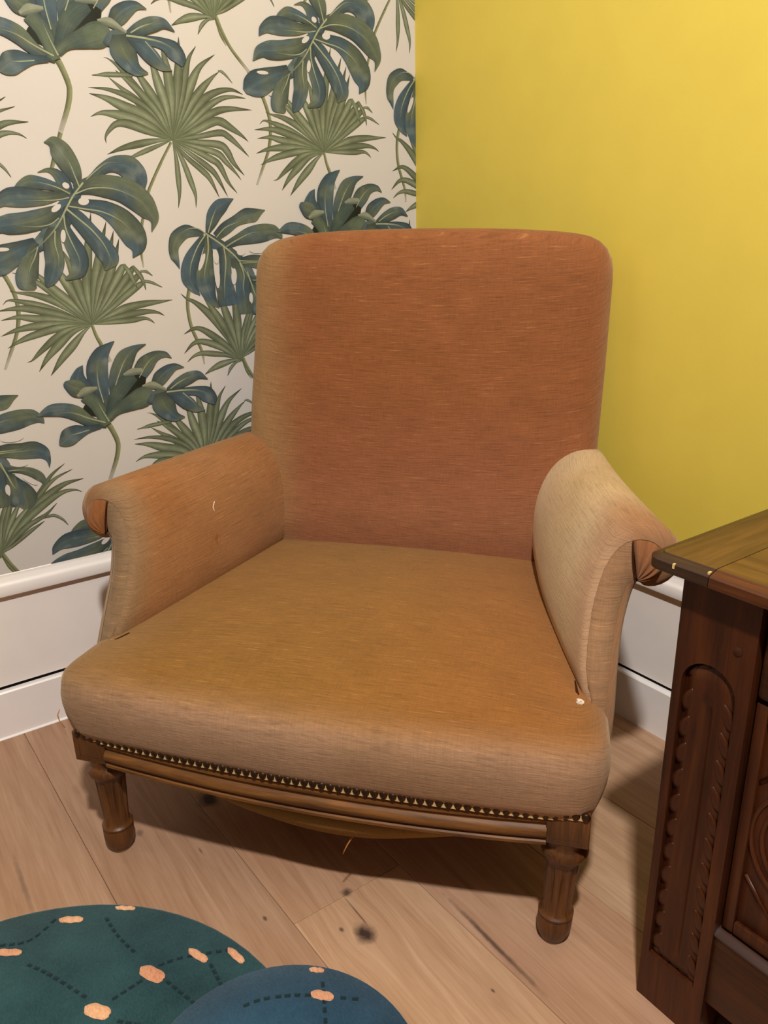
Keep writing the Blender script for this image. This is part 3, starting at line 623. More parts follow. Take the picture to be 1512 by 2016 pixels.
def ring_mesh(rings, cap_last=True, cap_first=False):
    n = len(rings[0]); V = []; F = []
    for r in rings: V += r
    for k in range(len(rings) - 1):
        for i in range(n):
            j = (i + 1) % n
            F.append((k * n + i, k * n + j, (k + 1) * n + j, (k + 1) * n + i))
    if cap_last: F.append(tuple((len(rings) - 1) * n + i for i in range(n)))
    if cap_first: F.append(tuple(range(n - 1, -1, -1)))
    return V, F

def outline_normals(O):
    n = len(O); N = []
    for i in range(n):
        a = O[i - 1]; b_ = O[(i + 1) % n]
        tx, ty = b_[0] - a[0], b_[1] - a[1]
        l = math.hypot(tx, ty) or 1
        N.append((ty / l, -tx / l))      # outward for counter-clockwise outline
    return N

def resample(P, n, closed=True):
    Q = P + [P[0]] if closed else P
    L = [0]
    for a, b_ in zip(Q, Q[1:]): L.append(L[-1] + math.dist(a, b_))
    out = []; k = 0
    for i in range(n):
        t = L[-1] * i / (n if closed else n - 1)
        while k < len(L) - 2 and L[k + 1] < t: k += 1
        s = (t - L[k]) / max(1e-9, L[k + 1] - L[k])
        out.append(tuple(lerp(a, b_, s) for a, b_ in zip(Q[k], Q[k + 1])))
    return out

def round_poly(P, R, n=8):
    out = []
    m_ = len(P)
    for i in range(m_):
        p = Vector(P[i]); a = Vector(P[i - 1]); b_ = Vector(P[(i + 1) % m_])
        r = R[i]
        d1 = (a - p).normalized(); d2 = (b_ - p).normalized()
        if r <= 0: out.append(tuple(p)); continue
        s = p + d1 * r; e = p + d2 * r
        for k in range(n + 1):
            t = k / n
            out.append(tuple(s * (1 - t) ** 2 + p * 2 * t * (1 - t) + e * t * t))
    return out

# ---- seat
SX = .003
def front_y(x): return -.032 - .020 * (1 - ((x - SX) / .426) ** 2)
base = []
for k in range(17):
    x = SX + lerp(-.426, .426, k / 16); base.append((x, front_y(x)))
seat_out = round_poly([(SX - .426, -.036)] + base[1:-1] + [(SX + .426, -.036), (.418, .20), (.345, .62), (-.345, .62), (-.414, .20)],
                      [.050] + [0] * 15 + [.050, .08, .085, .085, .08])
seat_out = resample(seat_out, 120)
SN = outline_normals(seat_out)
lay = [(-.012, .238), (0, .246), (.005, .262), (.010, .285), (.013, .308), (.013, .327), (.010, .343), (.003, .355), (-.007, .362), (-.019, .3665), (-.031, .3695)]
rings = [[(p[0] + n_[0] * d, p[1] + n_[1] * d, z) for p, n_ in zip(seat_out, SN)] for d, z in lay]
cx, cy = 0.0, .30
def seat_z(x, y):
    bx = max(0, 1 - (x / .375) ** 2); by = max(0, 1 - ((y - .28) / (.30 if y < .28 else .36)) ** 2)
    return .3700 + .038 * bx ** .8 * by ** .8 * (1 - .08 * sstep(.25, .55, y))
last = rings[10]
rings[10] = [(p[0], p[1], seat_z(p[0], p[1])) for p in last]
for s in (.92, .84, .74, .62, .50, .37, .24, .12, .02):
    r = []
    for p in last:
        x, y = cx + (p[0] - cx) * s, cy + (p[1] - cy) * s
        r.append((x, y, seat_z(x, y)))
    rings.append(r)
V, F = ring_mesh(rings, True, True)
random.seed(3)
cols = []; uvs = []
for x, y, z in V:
    top = sstep(.335, .375, z)
    n_ = vnoise(x * 9, y * 9 + z * 9, 2)
    c = mixc(mixc(TAN, rgb(200, 154, 114), n_), mixc(GOLD, rgb(176, 112, 56), sstep(-.1, .35, x) * .8), top)
    cols.append(mixc(c, GREY, .5 * sstep(-.25, -.40, x) * (1 - sstep(.1, .3, y)) * .7))
arc = [0]
for (d0, z0), (d1, z1) in zip(lay, lay[1:]): arc.append(arc[-1] + math.hypot(d1 - d0, z1 - z0))
nr_ = len(seat_out)
for i, (x, y, z) in enumerate(V):
    k = i // nr_
    wk = sstep(3, 10, k)
    uvs.append((x, y * wk - (arc[-1] - arc[min(k, 10)])))
seat = mobj('seat', V, F, M['velvet'], chair, True, cols, uvs); fixn(seat)
seat['label'] = 'golden brown sprung seat with paler front edge'

# ---- backrest
def back_y(z): return .022 * (1 - sstep(.37, .425, z)) + .545 + .085 * (z - .39) / .61 + .010 * math.sin(math.pi * max(0, min(1, (z - .39) / .61)))
bo = [(-.365, .25), (.385, .25), (.392, .60), (.397, .80), (.399, 1.0),
      (.30, 1.0165), (.18, 1.025), (.02, 1.029), (-.12, 1.029), (-.22, 1.025), (-.335, 1.008), (-.342, .84), (-.358, .66)]
bo = round_poly(bo, [.085, .085, .05, .05, .066, .03, .04, .04, .04, .03, .066, .05, .05])
bo = resample(bo, 140)
BN = outline_normals(bo)
BC = (.02, .66)
def bpt(x, z, d): return (x, back_y(z) + d, z)
rings = []
for ins, d in ((.05, .082), (.016, .080), (.004, .070), (0, .055), (0, .042), (.002, .030), (.008, .018), (.018, .009), (.034, .003), (.056, -.001)):
    rings.append([bpt(p[0] - n_[0] * ins, p[1] - n_[1] * ins, d) for p, n_ in zip(bo, BN)])
inner = [(p[0] - n_[0] * .056, p[1] - n_[1] * .056) for p, n_ in zip(bo, BN)]
for s in (.94, .86, .76, .65, .52, .40, .27, .14, .02):
    r = []
    for p in inner:
        x = BC[0] + (p[0] - BC[0]) * s; z = BC[1] + (p[1] - BC[1]) * s
        r.append(bpt(x, z, -.001 - .014 * max(0, 1 - ((x - .02) / .325) ** 2) ** .8 * max(0, 1 - ((z - .66) / .36) ** 2) ** .8))
    rings.append(r)
V, F = ring_mesh(rings, True, True)
cols = []; uvs = []
for x, y, z in V:
    n_ = vnoise(x * 7, z * 7, 5)
    c = mixc(RUST, RUSTP, .8 * (1 - sstep(.5, .8, z)) + .3 * n_)
    c = mixc(c, rgb(192, 126, 88), .75 * (1 - sstep(.40, .58, z + .05 * (n_ - .5))))
    c = mixc(c, rgb(190, 146, 96), .95 * (1 - sstep(-.325, -.20, x + .03 * (n_ - .5))))
    c = mixc(c, TAN, .3 * sstep(.37, .40, x))
    cols.append(c); uvs.append((x, z - (y - back_y(z))))
back = mobj('backrest', V, F, M['velvet'], chair, True, cols, uvs); fixn(back)
back['label'] = 'rust velvet backrest with faded left edge'

# ---- arms
A0 = [(.404, .335, .076), (.381, .388, .104), (.379, .45, .142), (.384, .50, .168), (.398, .550, .187), (.420, .588, .198), (.450, .606, .203), (.482, .602, .204),
      (.506, .582, .204), (.515, .553, .204), (.508, .523, .204), (.489, .505, .203), (.468, .503, .199), (.455, .512, .192), (.446, .490, .177), (.438, .45, .150), (.435, .40, .114), (.434, .335, .078), (.428, .25, .070)]
A1_ = [(.290, .35, .62), (.263, .405, .62), (.262, .47, .62), (.268, .515, .62), (.283, .555, .62), (.305, .585, .62), (.335, .604, .62), (.362, .609, .62),
       (.385, .605, .62), (.398, .592, .62), (.402, .572, .62), (.402, .548, .62), (.400, .52, .62), (.398, .495, .62), (.396, .47, .62), (.393, .44, .62), (.39, .39, .62), (.386, .335, .62), (.380, .25, .62)]

def build_arm(sx, dx, pale):
    nsec = 44
    S0 = catmull(A0, nsec); S1 = catmull(A1_, nsec)
    ns = 26
    rows = []
    for k in range(ns):
        t = k / (ns - 1)
        te = t + .10 * math.sin(math.pi * t)          # roll dies away a little quicker towards the back
        row = []
        for i, (a, b_) in enumerate(zip(S0, S1)):
            w_ = i / (nsec - 1)
            x = lerp(a[0], b_[0], te); z = lerp(a[1], b_[1], t); y = lerp(a[2], b_[2], t)
            if w_ < .45: x -= .010 * math.sin(math.pi * t) * math.sin(math.pi * w_ / .45)
            if .2 < w_ < .6: z += .008 * math.sin(math.pi * t) * math.sin(math.pi * (w_ - .2) / .4)
            row.append(Vector((x, y, z)))
        rows.append(row)
    # rounded front edge rings then a gently domed facing
    first = rows[0]
    cen = []
    for i in range(nsec):
        a = first[max(0, i - 1)]; b_ = first[min(nsec - 1, i + 1)]
        t = (b_ - a).normalized()
        cen.append(Vector((t.z, 0, -t.x)))            # towards the inside of the section
    front = []
    for ins, fw, in2, fw2 in ((.0135, -.0105, .024, -.020), (.0075, -.0085, .013, -.0165), (.003, -.0045, .005, -.009)):
        rr = []
        for i, (p, c_) in enumerate(zip(first, cen)):
            g_ = sstep(9, 15, i) * (1 - sstep(26, 31, i))
            rr.append(p + c_ * lerp(ins, in2, g_) + Vector((0, lerp(fw, fw2, g_), 0)))
        front.append(rr)
    allr = front + rows
    V = [v for r in allr for v in r]
    F = []
    for k in range(len(allr) - 1):
        for i in range(nsec - 1):
            F.append((k * nsec + i, k * nsec + i + 1, (k + 1) * nsec + i + 1, (k + 1) * nsec + i))
    cols = []; uvs = []
    for k, r in enumerate(allr):
        sl = 0
        for i, p in enumerate(r):
            if i: sl += (p - r[i - 1]).length
            w_ = i / (nsec - 1)
            tt = max(0, (k - 3) / (ns - 1))
            n_ = vnoise(tt * 6, w_ * 9, 8)
            if pale:
                c = mixc(PALE, rgb(220, 182, 130), n_)
                c = mixc(c, TAN, .8 * (1 - sstep(.02, .16, tt + .05 * (n_ - .5))))
                c = mixc(c, TAN, .5 * sstep(.93, 1.0, tt) + .6 * sstep(.50, .60, w_))
                c = mixc(c, rgb(176, 122, 82), .8 * sstep(.22, .34, w_) * (1 - sstep(.03, .34, tt + .10 * (n_ - .5))))
            else:
                c = mixc(rgb(178, 119, 72), rgb(184, 130, 86), n_)
                c = mixc(c, GREY, .8 * (1 - sstep(.0, .10, tt + .03 * (n_ - .5))))
                c = mixc(c, rgb(166, 100, 54), .5 * sstep(.3, .42, w_) * (1 - sstep(.5, .7, w_)) * (1 - sstep(0, .5, tt)))
            cols.append(c); uvs.append((p.y, sl))
    # gently domed facing: a ladder from the inner edge across to the outer edge
    f0 = front[0]; ia, ib = 13, 31
    b0 = len(V); nl, nc = 18, 8
    fcol = rgb(180, 134, 96) if pale else GREY
    for j in range(nl + 1):
        t = j / nl
        pi_ = lerp(0, ia, t); po = lerp(nsec - 1, ib, t)
        a = f0[int(pi_)].lerp(f0[min(nsec - 1, int(pi_) + 1)], pi_ - int(pi_))
        c_ = f0[int(po)].lerp(f0[min(nsec - 1, int(po) + 1)], po - int(po))
        for k in range(nc + 1):
            s_ = k / nc
            p = a.lerp(c_, s_); p.y -= .007 * 4 * s_ * (1 - s_) * (1 - .6 * t) - (.0009 if k in (0, nc) else 0)
            V.append(p); uvs.append((p.x * .8 - .2, p.z))
            n_ = vnoise(p.x * 60, p.z * 40, 3)
            cols.append(mixc(fcol, rgb(192, 148, 108) if pale else rgb(150, 116, 84), .5 * n_))
    for j in range(nl):
        for k in range(nc):
            q = b0 + j * (nc + 1) + k
            F.append((q, q + 1, q + nc + 2, q + nc + 1))
    V = [(dx + sx * v.x, v.y, v.z) for v in V]
    arm = mobj('armrest', V, F, M['velvet'], chair, True, cols, uvs)
    bm = bmesh.new(); bm.from_mesh(arm.data)
    bmesh.ops.remove_doubles(bm, verts=bm.verts, dist=.0004)
    bmesh.ops.recalc_face_normals(bm, faces=bm.faces); bm.to_mesh(arm.data); bm.free()
    f0 = front[0]
    # pleated end of the scroll: fan gathered at the notch
    ap = f0[ib] + Vector((.002, -.001, -.002))
    arc = [f0[i] for i in range(ia, ib)]
    na = 60; nr = 9
    arc = resample([tuple(p) for p in arc], na, False)
    V = []; cols = []; uvs = []
    for r in range(nr):
        t = .06 + .94 * r / (nr - 1)
        for k in range(na):
            q = Vector(arc[k])
            p = ap.lerp(q, t)
            ang = k / (na - 1)
            dome = .016 * math.sin(math.pi * min(1, t * .98)) ** .8 * math.sin(math.pi * min(1, max(0, ang))) ** .6
            pl = .0042 * (abs(math.sin(ang * math.pi * 5.5)) - .5) * math.sin(math.pi * t) * (1 if pale else .45)
            p.y -= dome + pl + .001
            V.append((dx + sx * p.x, p.y, p.z))
            cols.append(mixc(rgb(150, 92, 56), rgb(182, 122, 80), .5 + .5 * (abs(math.sin(ang * math.pi * 5.5)) - .5)) if pale else rgb(168, 106, 62))
            uvs.append((t * .09, ang * .16))
    F = [(r * na + k, r * na + k + 1, (r + 1) * na + k + 1, (r + 1) * na + k) for r in range(nr - 1) for k in range(na - 1)]
    pe = mobj('scroll_pleats', V, F, M['velvet'], arm, True, cols, uvs); fixn(pe)
    # seam where the gathered scroll meets the facing
    a_ = Vector(arc[0]); pts = []
    for k in range(9):
        p = a_.lerp(ap, k / 8); pts.append((dx + sx * (p.x - .002 * math.sin(math.pi * k / 8)), p.y - .0035 - .006 * math.sin(math.pi * k / 8), p.z))
    tube('seam', pts, .0013, M['seam'], arm)
    return arm

armL = build_arm(-1, 0.008, False); armL['label'] = 'left armrest in brown velvet with greyed worn front'
armR = build_arm(1, 0.008, True); armR['label'] = 'right armrest in faded beige velvet'
# loose bits
tube('torn_seam', [(-.398, .076, .365), (-.378, .074, .3695), (-.366, .095, .374)], [.001, .003, .001], M['seam'], armL)
tube('torn_seam', [(.384, .12, .372), (.388, .092, .370), (.396, .068, .365)], [.001, .0025, .001], M['seam'], armR)
bm = bmesh.new(); bmesh.ops.create_icosphere(bm, subdivisions=2, radius=.0055)
random.seed(5)
for v in bm.verts: v.co *= random.uniform(.7, 1.25); v.co.z *= .7
me = bpy.data.meshes.new('stuffing_tuft'); bm.to_mesh(me); bm.free(); me.materials.append(M['tuft'])
o = bpy.data.objects.new('stuffing_tuft', me); COL.objects.link(o); o.parent = armR; o.location = (.393, .064, .372)
o['label'] = 'white stuffing showing at arm seam'
tube('loose_thread', [(-.428, -.03, .29), (-.434, -.03, .278), (-.432, -.03, .266), (-.424, -.03, .256)], .0008, M['thread'], chair)
tube('loose_thread', [(-.27, .262, .566), (-.272, .258, .556), (-.268, .255, .55)], .0008, M['tuft'], armL)

# ---- show-wood front rail, blocks, legs
def rail_y(x): return -.033 - .018 * (1 - (x / .36) ** 2)
prof = [(.030, .186), (.002, .186), (-.001, .189), (-.001, .1935), (.003, .1965), (.003, .199), (-.002, .202), (-.004, .207), (-.003, .213), (.001, .217), (.004, .219), (.004, .223),
        (.001, .226), (.001, .234), (.003, .2375), (.003, .250), (.030, .250)]
nx = 28
V = []
for k in range(nx + 1):
    x = lerp(-.352, .3605, k / nx)
    dz = .006 * (abs(x) / .36) ** 2
    for d, z in prof: V.append((x, rail_y(x) + d, z + dz if z < .23 else z))
n = len(prof)
F = [(k * n + i, k * n + (i + 1) % n, (k + 1) * n + (i + 1) % n, (k + 1) * n + i) for k in range(nx) for i in range(n)]
F += [tuple(range(n)), tuple(nx * n + i for i in range(n - 1, -1, -1))]
rail = mobj('front_rail', V, F, M['rail_wood'], chair); fixn(rail); autosmooth(rail, 38)
for s in (-1, 1):
    box('side_rail', s * .36 - .018, s * .36 + .018, .02, .56, .19, .25, M['chair_wood'], chair, .003)
box('rear_rail', -.33, .33, .545, .58, .19, .25, M['chair_wood'], chair, .003)

leg_prof = [(.0175, .003), (.0210, .008), (.0245, .018), (.0258, .030), (.0258, .044), (.0246, .0475), (.0262, .050), (.0262, .053), (.0235, .0555), (.0215, .058), (.0208, .064),
            (.0222, .09), (.0240, .125), (.0255, .150), (.0262, .156), (.0285, .159), (.0328, .164), (.0342, .170), (.0325, .1765), (.0285, .180), (.0270, .184), (.0285, .190), (.0300, .197)]
def flute(a, z):
    e = sstep(.062, .070, z) * (1 - sstep(.146, .154, z))
    return 1 - .17 * e * max(0, math.cos(a * 9)) ** 1.2
for s in (-1, 1):
    bx = -.381 if s < 0 else .389
    lx = -.374 if s < 0 else .388
    leg = box('leg', bx - .030, bx + .030, -.033, .027, .197, .2535, M['chair_wood'], chair, .0025)
    sh = lathe('turned_shaft', leg_prof, M['chair_wood'], leg, 72, (lx, -.002, 0), flute)
    gl = lathe('glide', [(.016, 0), (.0185, .0012), (.0185, .0042), (.012, .0055)], M['sole'], leg, 20, (lx, -.002, 0))
    if s > 0:
        for o in (sh, gl):
            for v in o.data.vertices: v.co.x -= .011 * (1 - v.co.z / .2)
    x0, x1 = bx - .0205, bx + .0205
    # incised square on the block face
    for (a0, a1, b0, b1) in ((x0, x1, .2045, .2060), (x0, x1, .2440, .2455), (x0, x0 + .0015, .2045, .2455), (x1 - .0015, x1, .2045, .2455)):
        box('incised_line', a0, a1, -.0336, -.0326, b0, b1, M['chair_wood'], leg)
    rl_ = lathe('leg', [(.016, 0), (.018, .01), (.020, .12), (.024, .20)], M['chair_wood'], chair, 20, (s * .31, .565, 0))

# nails + gimp
nail_bm = bmesh.new()
bmesh.ops.create_uvsphere(nail_bm, u_segments=10, v_segments=6, radius=.0064)
for v in nail_bm.verts: v.co.y *= .62
nail_me = bpy.data.meshes.new('nail'); nail_bm.to_mesh(nail_me); nail_bm.free()
for p in nail_me.polygons: p.use_smooth = True
nail_me.materials.append(M['nail'])
npos = []
N = 61
for k in range(N):
    x = lerp(-.398, .412, k / (N - 1))
    y = rail_y(max(-.36, min(.36, x))) - .002 if abs(x) < .362 else -.0345
    z = .2475 + (.006 * sstep(.35, .40, abs(x)))
    npos.append((x, y, z))
    o = bpy.data.objects.new('nail', nail_me); COL.objects.link(o); o.parent = chair; o.location = (x, y, z + random.uniform(-.0006, .0006))
V = []; F = []
for (xa, ya, za), (xb, yb, zb) in zip(npos[2:-1], npos[3:]):
    b0 = len(V)
    y = min(ya, yb) - .0003
    V += [(lerp(xa, xb, .32), y, za - .0042), (lerp(xa, xb, .68), y, za - .0042), (lerp(xa, xb, .80), y, za - .0074), (lerp(xa, xb, .20), y, za - .0074), (lerp(xa, xb, .5), y, za + .001)]
    V += [(p[0], p[1] + .002, p[2]) for p in V[b0:b0 + 5]]
    F += [(b0 + 4, b0, b0 + 3, b0 + 2, b0 + 1), (b0 + 5 + 1, b0 + 5 + 2, b0 + 5 + 3, b0 + 5, b0 + 9)]
    for i, j in ((0, 3), (3, 2), (2, 1), (1, 4), (4, 0)): F.append((b0 + i, b0 + j, b0 + 5 + j, b0 + 5 + i))
g = mobj('gimp_trim', V, F, M['gimp'], chair); fixn(g); g['label'] = 'cream scalloped trim under the nails'

# sagging burlap lining + hanging string
V = []; F = []; nxx, nyy = 26, 14
for j in range(nyy + 1):
    for i in range(nxx + 1):
        x = lerp(-.33, .33, i / nxx); y = rail_y(max(-.36, min(.36, x))) + .010 + .52 * (j / nyy) ** 1.6
        sag = .050 * max(0, math.cos((x - .03) / .25 * math.pi / 2)) ** 1.2 * sstep(-.02, .10, j / nyy) * (1 - .6 * sstep(.5, 1, j / nyy))
        sag += .004 * vnoise(x * 18, y * 18, 4)
        V.append((x, y, .190 - sag))
for j in range(nyy):
    for i in range(nxx):
        a = j * (nxx + 1) + i; F.append((a, a + 1, a + nxx + 2, a + nxx + 1))
ln_ = mobj('sagging_lining', V, F, M['lining'], chair, True)
md = ln_.modifiers.new('thickness', 'SOLIDIFY'); md.thickness = .0015
tube('hanging_string', [(.075, -.02, .150), (.070, -.025, .138), (.062, -.03, .124), (.056, -.035, .110)], .0011, M['thread'], chair)

# ------------------------------------------------------------------ carved sideboard
CX0, CX1 = 1.188, 2.10
YF = -.5226
cab = empty('sideboard', (CX0, YF, 0))
tag(cab, 'dark carved wooden sideboard with moulded top standing right of the armchair', 'sideboard')
def cpart(fn, *a, **k):
    o = fn(*a, **k)
    o.location = Vector((-CX0, -YF, 0)) if o.parent == cab else (0, 0, 0)
    return o
def cbox(name, x0, x1, y0, y1, z0, z1, mat, parent=cab, bev=.0015):
    return cpart(box, name, x0, x1, y0, y1, z0, z1, mat, parent, bev)

def arch_stile(x0, x1, mirror=False):
    xa, xb = x0 + .0115, x1 - .0155
    if mirror: xa, xb = x0 + .0155, x1 - .0115
    za, zt = .082, .642
    cxx = (xa + xb) / 2; r = (xb - xa) / 2; zc = .540 - r
    yb = YF + .0085
    arc = [(cxx - r * math.cos(math.pi * k / 20), zc + r * math.sin(math.pi * k / 20)) for k in range(21)]
    V = []; F = []
    def quad(*p):
        b0 = len(V); V.extend(p); F.append(tuple(range(b0, b0 + len(p))))
    P = lambda x, z, y=YF: (x, y, z)
    quad(P(x0, 0), P(xa, 0), P(xa, zc), P(x0, zc))
    quad(P(xb, 0), P(x1, 0), P(x1, zc), P(xb, zc))
    quad(P(xa, 0), P(xb, 0), P(xb, za), P(xa, za))
    quad(P(x0, zc), P(xa, zc), P(xa, zt), P(x0, zt))
    quad(P(xb, zc), P(x1, zc), P(x1, zt), P(xb, zt))
    for a, b_ in zip(arc, arc[1:]): quad(P(*a), P(*b_), P(b_[0], zt), P(a[0], zt))
    rim = [(xa, za)] + arc + [(xb, za)]
    for a, b_ in zip(rim, rim[1:] + rim[:1]): quad(P(*a), P(*b_), P(*b_, yb), P(*a, yb))
    # body behind
    yk = YF + .045
    for a, b_ in (((x0, 0), (x0, zt)), ((x1, zt), (x1, 0)), ((x0, zt), (x1, zt)), ((x1, 0), (x0, 0))):
        quad(P(*a), P(*b_), P(*b_, yk), P(*a, yk))
    quad(P(x0, 0, yk), P(x1, 0, yk), P(x1, zt, yk), P(x0, zt, yk))
    st = mobj('carved_stile', V, F, M['cab'], cab)
    bm = bmesh.new(); bm.from_mesh(st.data); bmesh.ops.remove_doubles(bm, verts=bm.verts, dist=1e-5)
    bmesh.ops.recalc_face_normals(bm, faces=bm.faces); bm.to_mesh(st.data); bm.free()
    st.location = (-CX0, -YF, 0)
    # convex panel with centre groove inside the arch
    V = []; F = []; nu, nv = 24, 40
    for j in range(nv + 1):
        for i in range(nu + 1):
            u = i / nu; x = lerp(xa, xb, u)
            ztop = zc + math.sqrt(max(0, r * r - (x - cxx) ** 2))
            z = lerp(za, ztop, j / nv)
            edge = min(u, 1 - u) * (xb - xa)
            h = .0065 * sstep(0, .016, edge)
            gr = sstep(.010, .0025, abs(x - cxx)) * sstep(.096, .108, z) * (1 - sstep(.480, .496, z))
            h -= .0055 * gr
            h *= sstep(0, .012, min(z - za, ztop - z) + .0005)
            V.append((x, yb + .0005 - h, z))
    for j in range(nv):
        for i in range(nu):
            a = j * (nu + 1) + i; F.append((a, a + 1, a + nu + 2, a + nu + 1))
    pn = mobj('carved_panel', V, F, M['cab'], st, True); fixn(pn)
    # gouged leaf-edge scallops round the panel
    bm = bmesh.new(); bmesh.ops.create_uvsphere(bm, u_segments=10, v_segments=6, radius=1)
    for v in bm.verts:
        v.co.x *= .0085 * (1 - .5 * v.co.z); v.co.y *= .0030; v.co.z *= .0180
    sme = bpy.data.meshes.new('scallop'); bm.to_mesh(sme); bm.free(); sme.materials.append(M['cab'])
    for p in sme.polygons: p.use_smooth = True
    k = 0
    for sgn in (-1, 1):
        z = .108
        while z < zc + .004:
            o = bpy.data.objects.new('scallop', sme); COL.objects.link(o); o.parent = st
            o.location = (cxx + sgn * (r - .0085), yb - .0035, z); o.rotation_euler = (.10, -sgn * .30, 0)
            z += .0375
    for q in (35, 68, 112, 145):
        a = math.radians(q)
        o = bpy.data.objects.new('scallop', sme); COL.objects.link(o); o.parent = st
        o.location = (cxx + (r - .008) * math.cos(a), yb - .0015, zc + (r - .008) * math.sin(a)); o.rotation_euler = (0, -(a - 0) + .2, 0)
        o.scale = (.8, 1, .62)
    for q in (-.026, -.013, 0, .013, .026):
        o = bpy.data.objects.new('scallop', sme); COL.objects.link(o); o.parent = st
        o.location = (cxx + q, yb - .001, za + .007); o.scale = (.85, .9, .4)
    kn = lathe('peg', [(.0, .0), (.0052, .0), (.0052, .0016), (.004, .0024)], M['cab_x'], st, 14)
    kn.rotation_euler = (math.pi / 2, 0, 0); kn.location = (x1 - .0205, YF + .0008, .5716)
    return st
arch_stile(CX0, 1.2826)
arch_stile(CX1 - .0946, CX1, True)
XM0, XM1 = 1.615, 1.675
cbox('middle_stile', XM0, XM1, YF, YF + .04, .0, .642, M['cab'])
for x0, x1 in ((1.2826, XM0), (XM1, CX1 - .0946)):
    cbox('bay_frame', x0, x1, YF + .020, YF + .036, .0745, .642, M['cab_x'])
    dr = cbox('drawer', x0 + .003, x1 - .003, YF + .006, YF + .03, .522, .632, M['cab_x'], cab, .006)
    k = lathe('knob', [(.0, 0), (.006, 0), (.005, .008), (.011, .014), (.012, .020), (.008, .025), (.0, .026)], M['cab'], dr, 18)
    k.rotation_euler = (math.pi / 2, 0, 0); k.location = ((x0 + x1) / 2, YF + .006, .577)
    door = cbox('door', x0 + .003, x1 - .003, YF + .0165, YF + .032, .196, .516, M['cab'])
    for a0, a1, b0, b1 in ((x0 + .003, x0 + .017, .196, .516), (x1 - .017, x1 - .003, .196, .516), (x0 + .017, x1 - .017, .196, .214), (x0 + .017, x1 - .017, .494, .516)):
        box('door_frame', a0, a1, YF + .0105, YF + .0185, b0, b1, M['cab'], door, .002)
    mx = x0 + .092
    for xc in ((mx, x1 - .092)):
        for R_ in (.075, .062, .030):
            V = []; F = []; ns, nt_ = 48, 8
            for i in range(ns):
                a = 2 * math.pi * i / ns
                for j in range(nt_):
                    b_ = 2 * math.pi * j / nt_
                    rr = R_ + .0032 * math.cos(b_)
                    V.append((xc + rr * math.cos(a), YF + .0165 - .0032 * math.sin(b_), .352 + rr * math.sin(a) * 1.08))
            for i in range(ns):
                for j in range(nt_):
                    i2, j2 = (i + 1) % ns, (j + 1) % nt_
                    F.append((i * nt_ + j, i2 * nt_ + j, i2 * nt_ + j2, i * nt_ + j2))
            fixn(mobj('carved_ring', V, F, M['cab'], door, True))
        for sx in (-1, 1):
            for sz in (-1, 1):
                tube('carved_ridge', [(xc + sx * .073, YF + .0165, .352 + sz * .066), (xc + sx * .052, YF + .0155, .352 + sz * .092), (xc + sx * .030, YF + .0165, .352 + sz * .112)], .0028, M['cab'], door)
    cbox('bottom_rail', x0, x1, YF + .004, YF + .034, .0715, .180, M['cab_x'])
    prof = [(-.036, .180), (-.003, .180), (-.002, .184), (-.008, .189), (-.0165, .1915), (-.036, .1935)]
    md_ = extrude_profile('rail_moulding', [(d - YF, z) for d, z in prof], 'x', x0, x1, M['cab_x'], cab, True); md_.location = (-CX0, -YF, 0)
cbox('side_panel', CX0 + .004, CX0 + .024, YF + .045, -.012, .0, .642, M['cab'])
cbox('side_panel', CX1 - .024, CX1 - .004, YF + .045, -.012, .0, .642, M['cab'])
cbox('back_panel', CX0 + .024, CX1 - .024, -.022, -.012, .05, .642, M['cab'])
cbox('bottom_board', CX0 + .024, CX1 - .024, YF + .036, -.022, .080, .10, M['cab'])
# top: clamped end boards with rounded corner and long boards between, all with a moulded edge
TL, TF, TB, JX = 1.147, -.543, -.004, 1.229
EL = [(0, .642), (0, .6538), (.0018, .6552), (.0105, .6585), (.0118, .6580), (.0135, .6600)]
def edge_mat(o, key):
    o.data.materials.append(M[key])
    for p in o.data.polygons:
        if p.normal.z < .995: p.material_index = 1
def end_board(mirror):
    R_ = .020
    O = []; N_ = []
    for k in range(9):
        a = math.pi + (math.pi / 2) * k / 8
        O.append((TL + R_ + R_ * math.cos(a), TF + R_ + R_ * math.sin(a))); N_.append((-math.cos(a), -math.sin(a)))
    O += [(JX - .0005, TF), (JX - .0005, TB), (TL, TB)]; N_ += [(0, 1), (0, 0), (1, 0)]
    rings = []
    for ins, z in EL:
        rings.append([(p[0] + n_[0] * ins, p[1] + n_[1] * ins, z) for p, n_ in zip(O, N_)])
    V, F = ring_mesh(rings, True, True)
    if mirror: V = [(CX0 + CX1 - x, y, z) for x, y, z in V]
    o = fixn(mobj('top_end_board', V, F, M['cab_top_end'], cab)); autosmooth(o, 30); edge_mat(o, 'cab_edge_dark')
    o.location = (-CX0, -YF, 0)
end_board(False); end_board(True)
ys = [TF, -.365, -.185, TB]
for k in range(3):
    y0, y1 = ys[k], ys[k + 1]
    x0, x1 = JX + .0005, CX0 + CX1 - JX - .0005
    if k == 0:
        rings = [[(x0, y0 + ins, z), (x1, y0 + ins, z), (x1, y1 - .0004, z), (x0, y1 - .0004, z)] for ins, z in EL]
    else:
        rings = [[(x0, y0 + .0004, z), (x1, y0 + .0004, z), (x1, y1 - .0004, z), (x0, y1 - .0004, z)] for z in (.642, .660)]
    V, F = ring_mesh(rings, True, True)
    o = fixn(mobj('top_board', V, F, M['cab_top'], cab)); autosmooth(o, 30); edge_mat(o, 'cab_edge'); o.location = (-CX0, -YF, 0)
# small chips in the moulding
for x, y, z, s in ((1.186, TF - .0002, .6535, 1), (1.2265, TF + .004, .6565, .9)):
    o = box('edge_chip', x - .0012 * s, x + .0012 * s, y - .0008, y + .004, z - .0035 * s, z + .002 * s, M['gimp'], cab)
    o.location = (-CX0, -YF, 0)

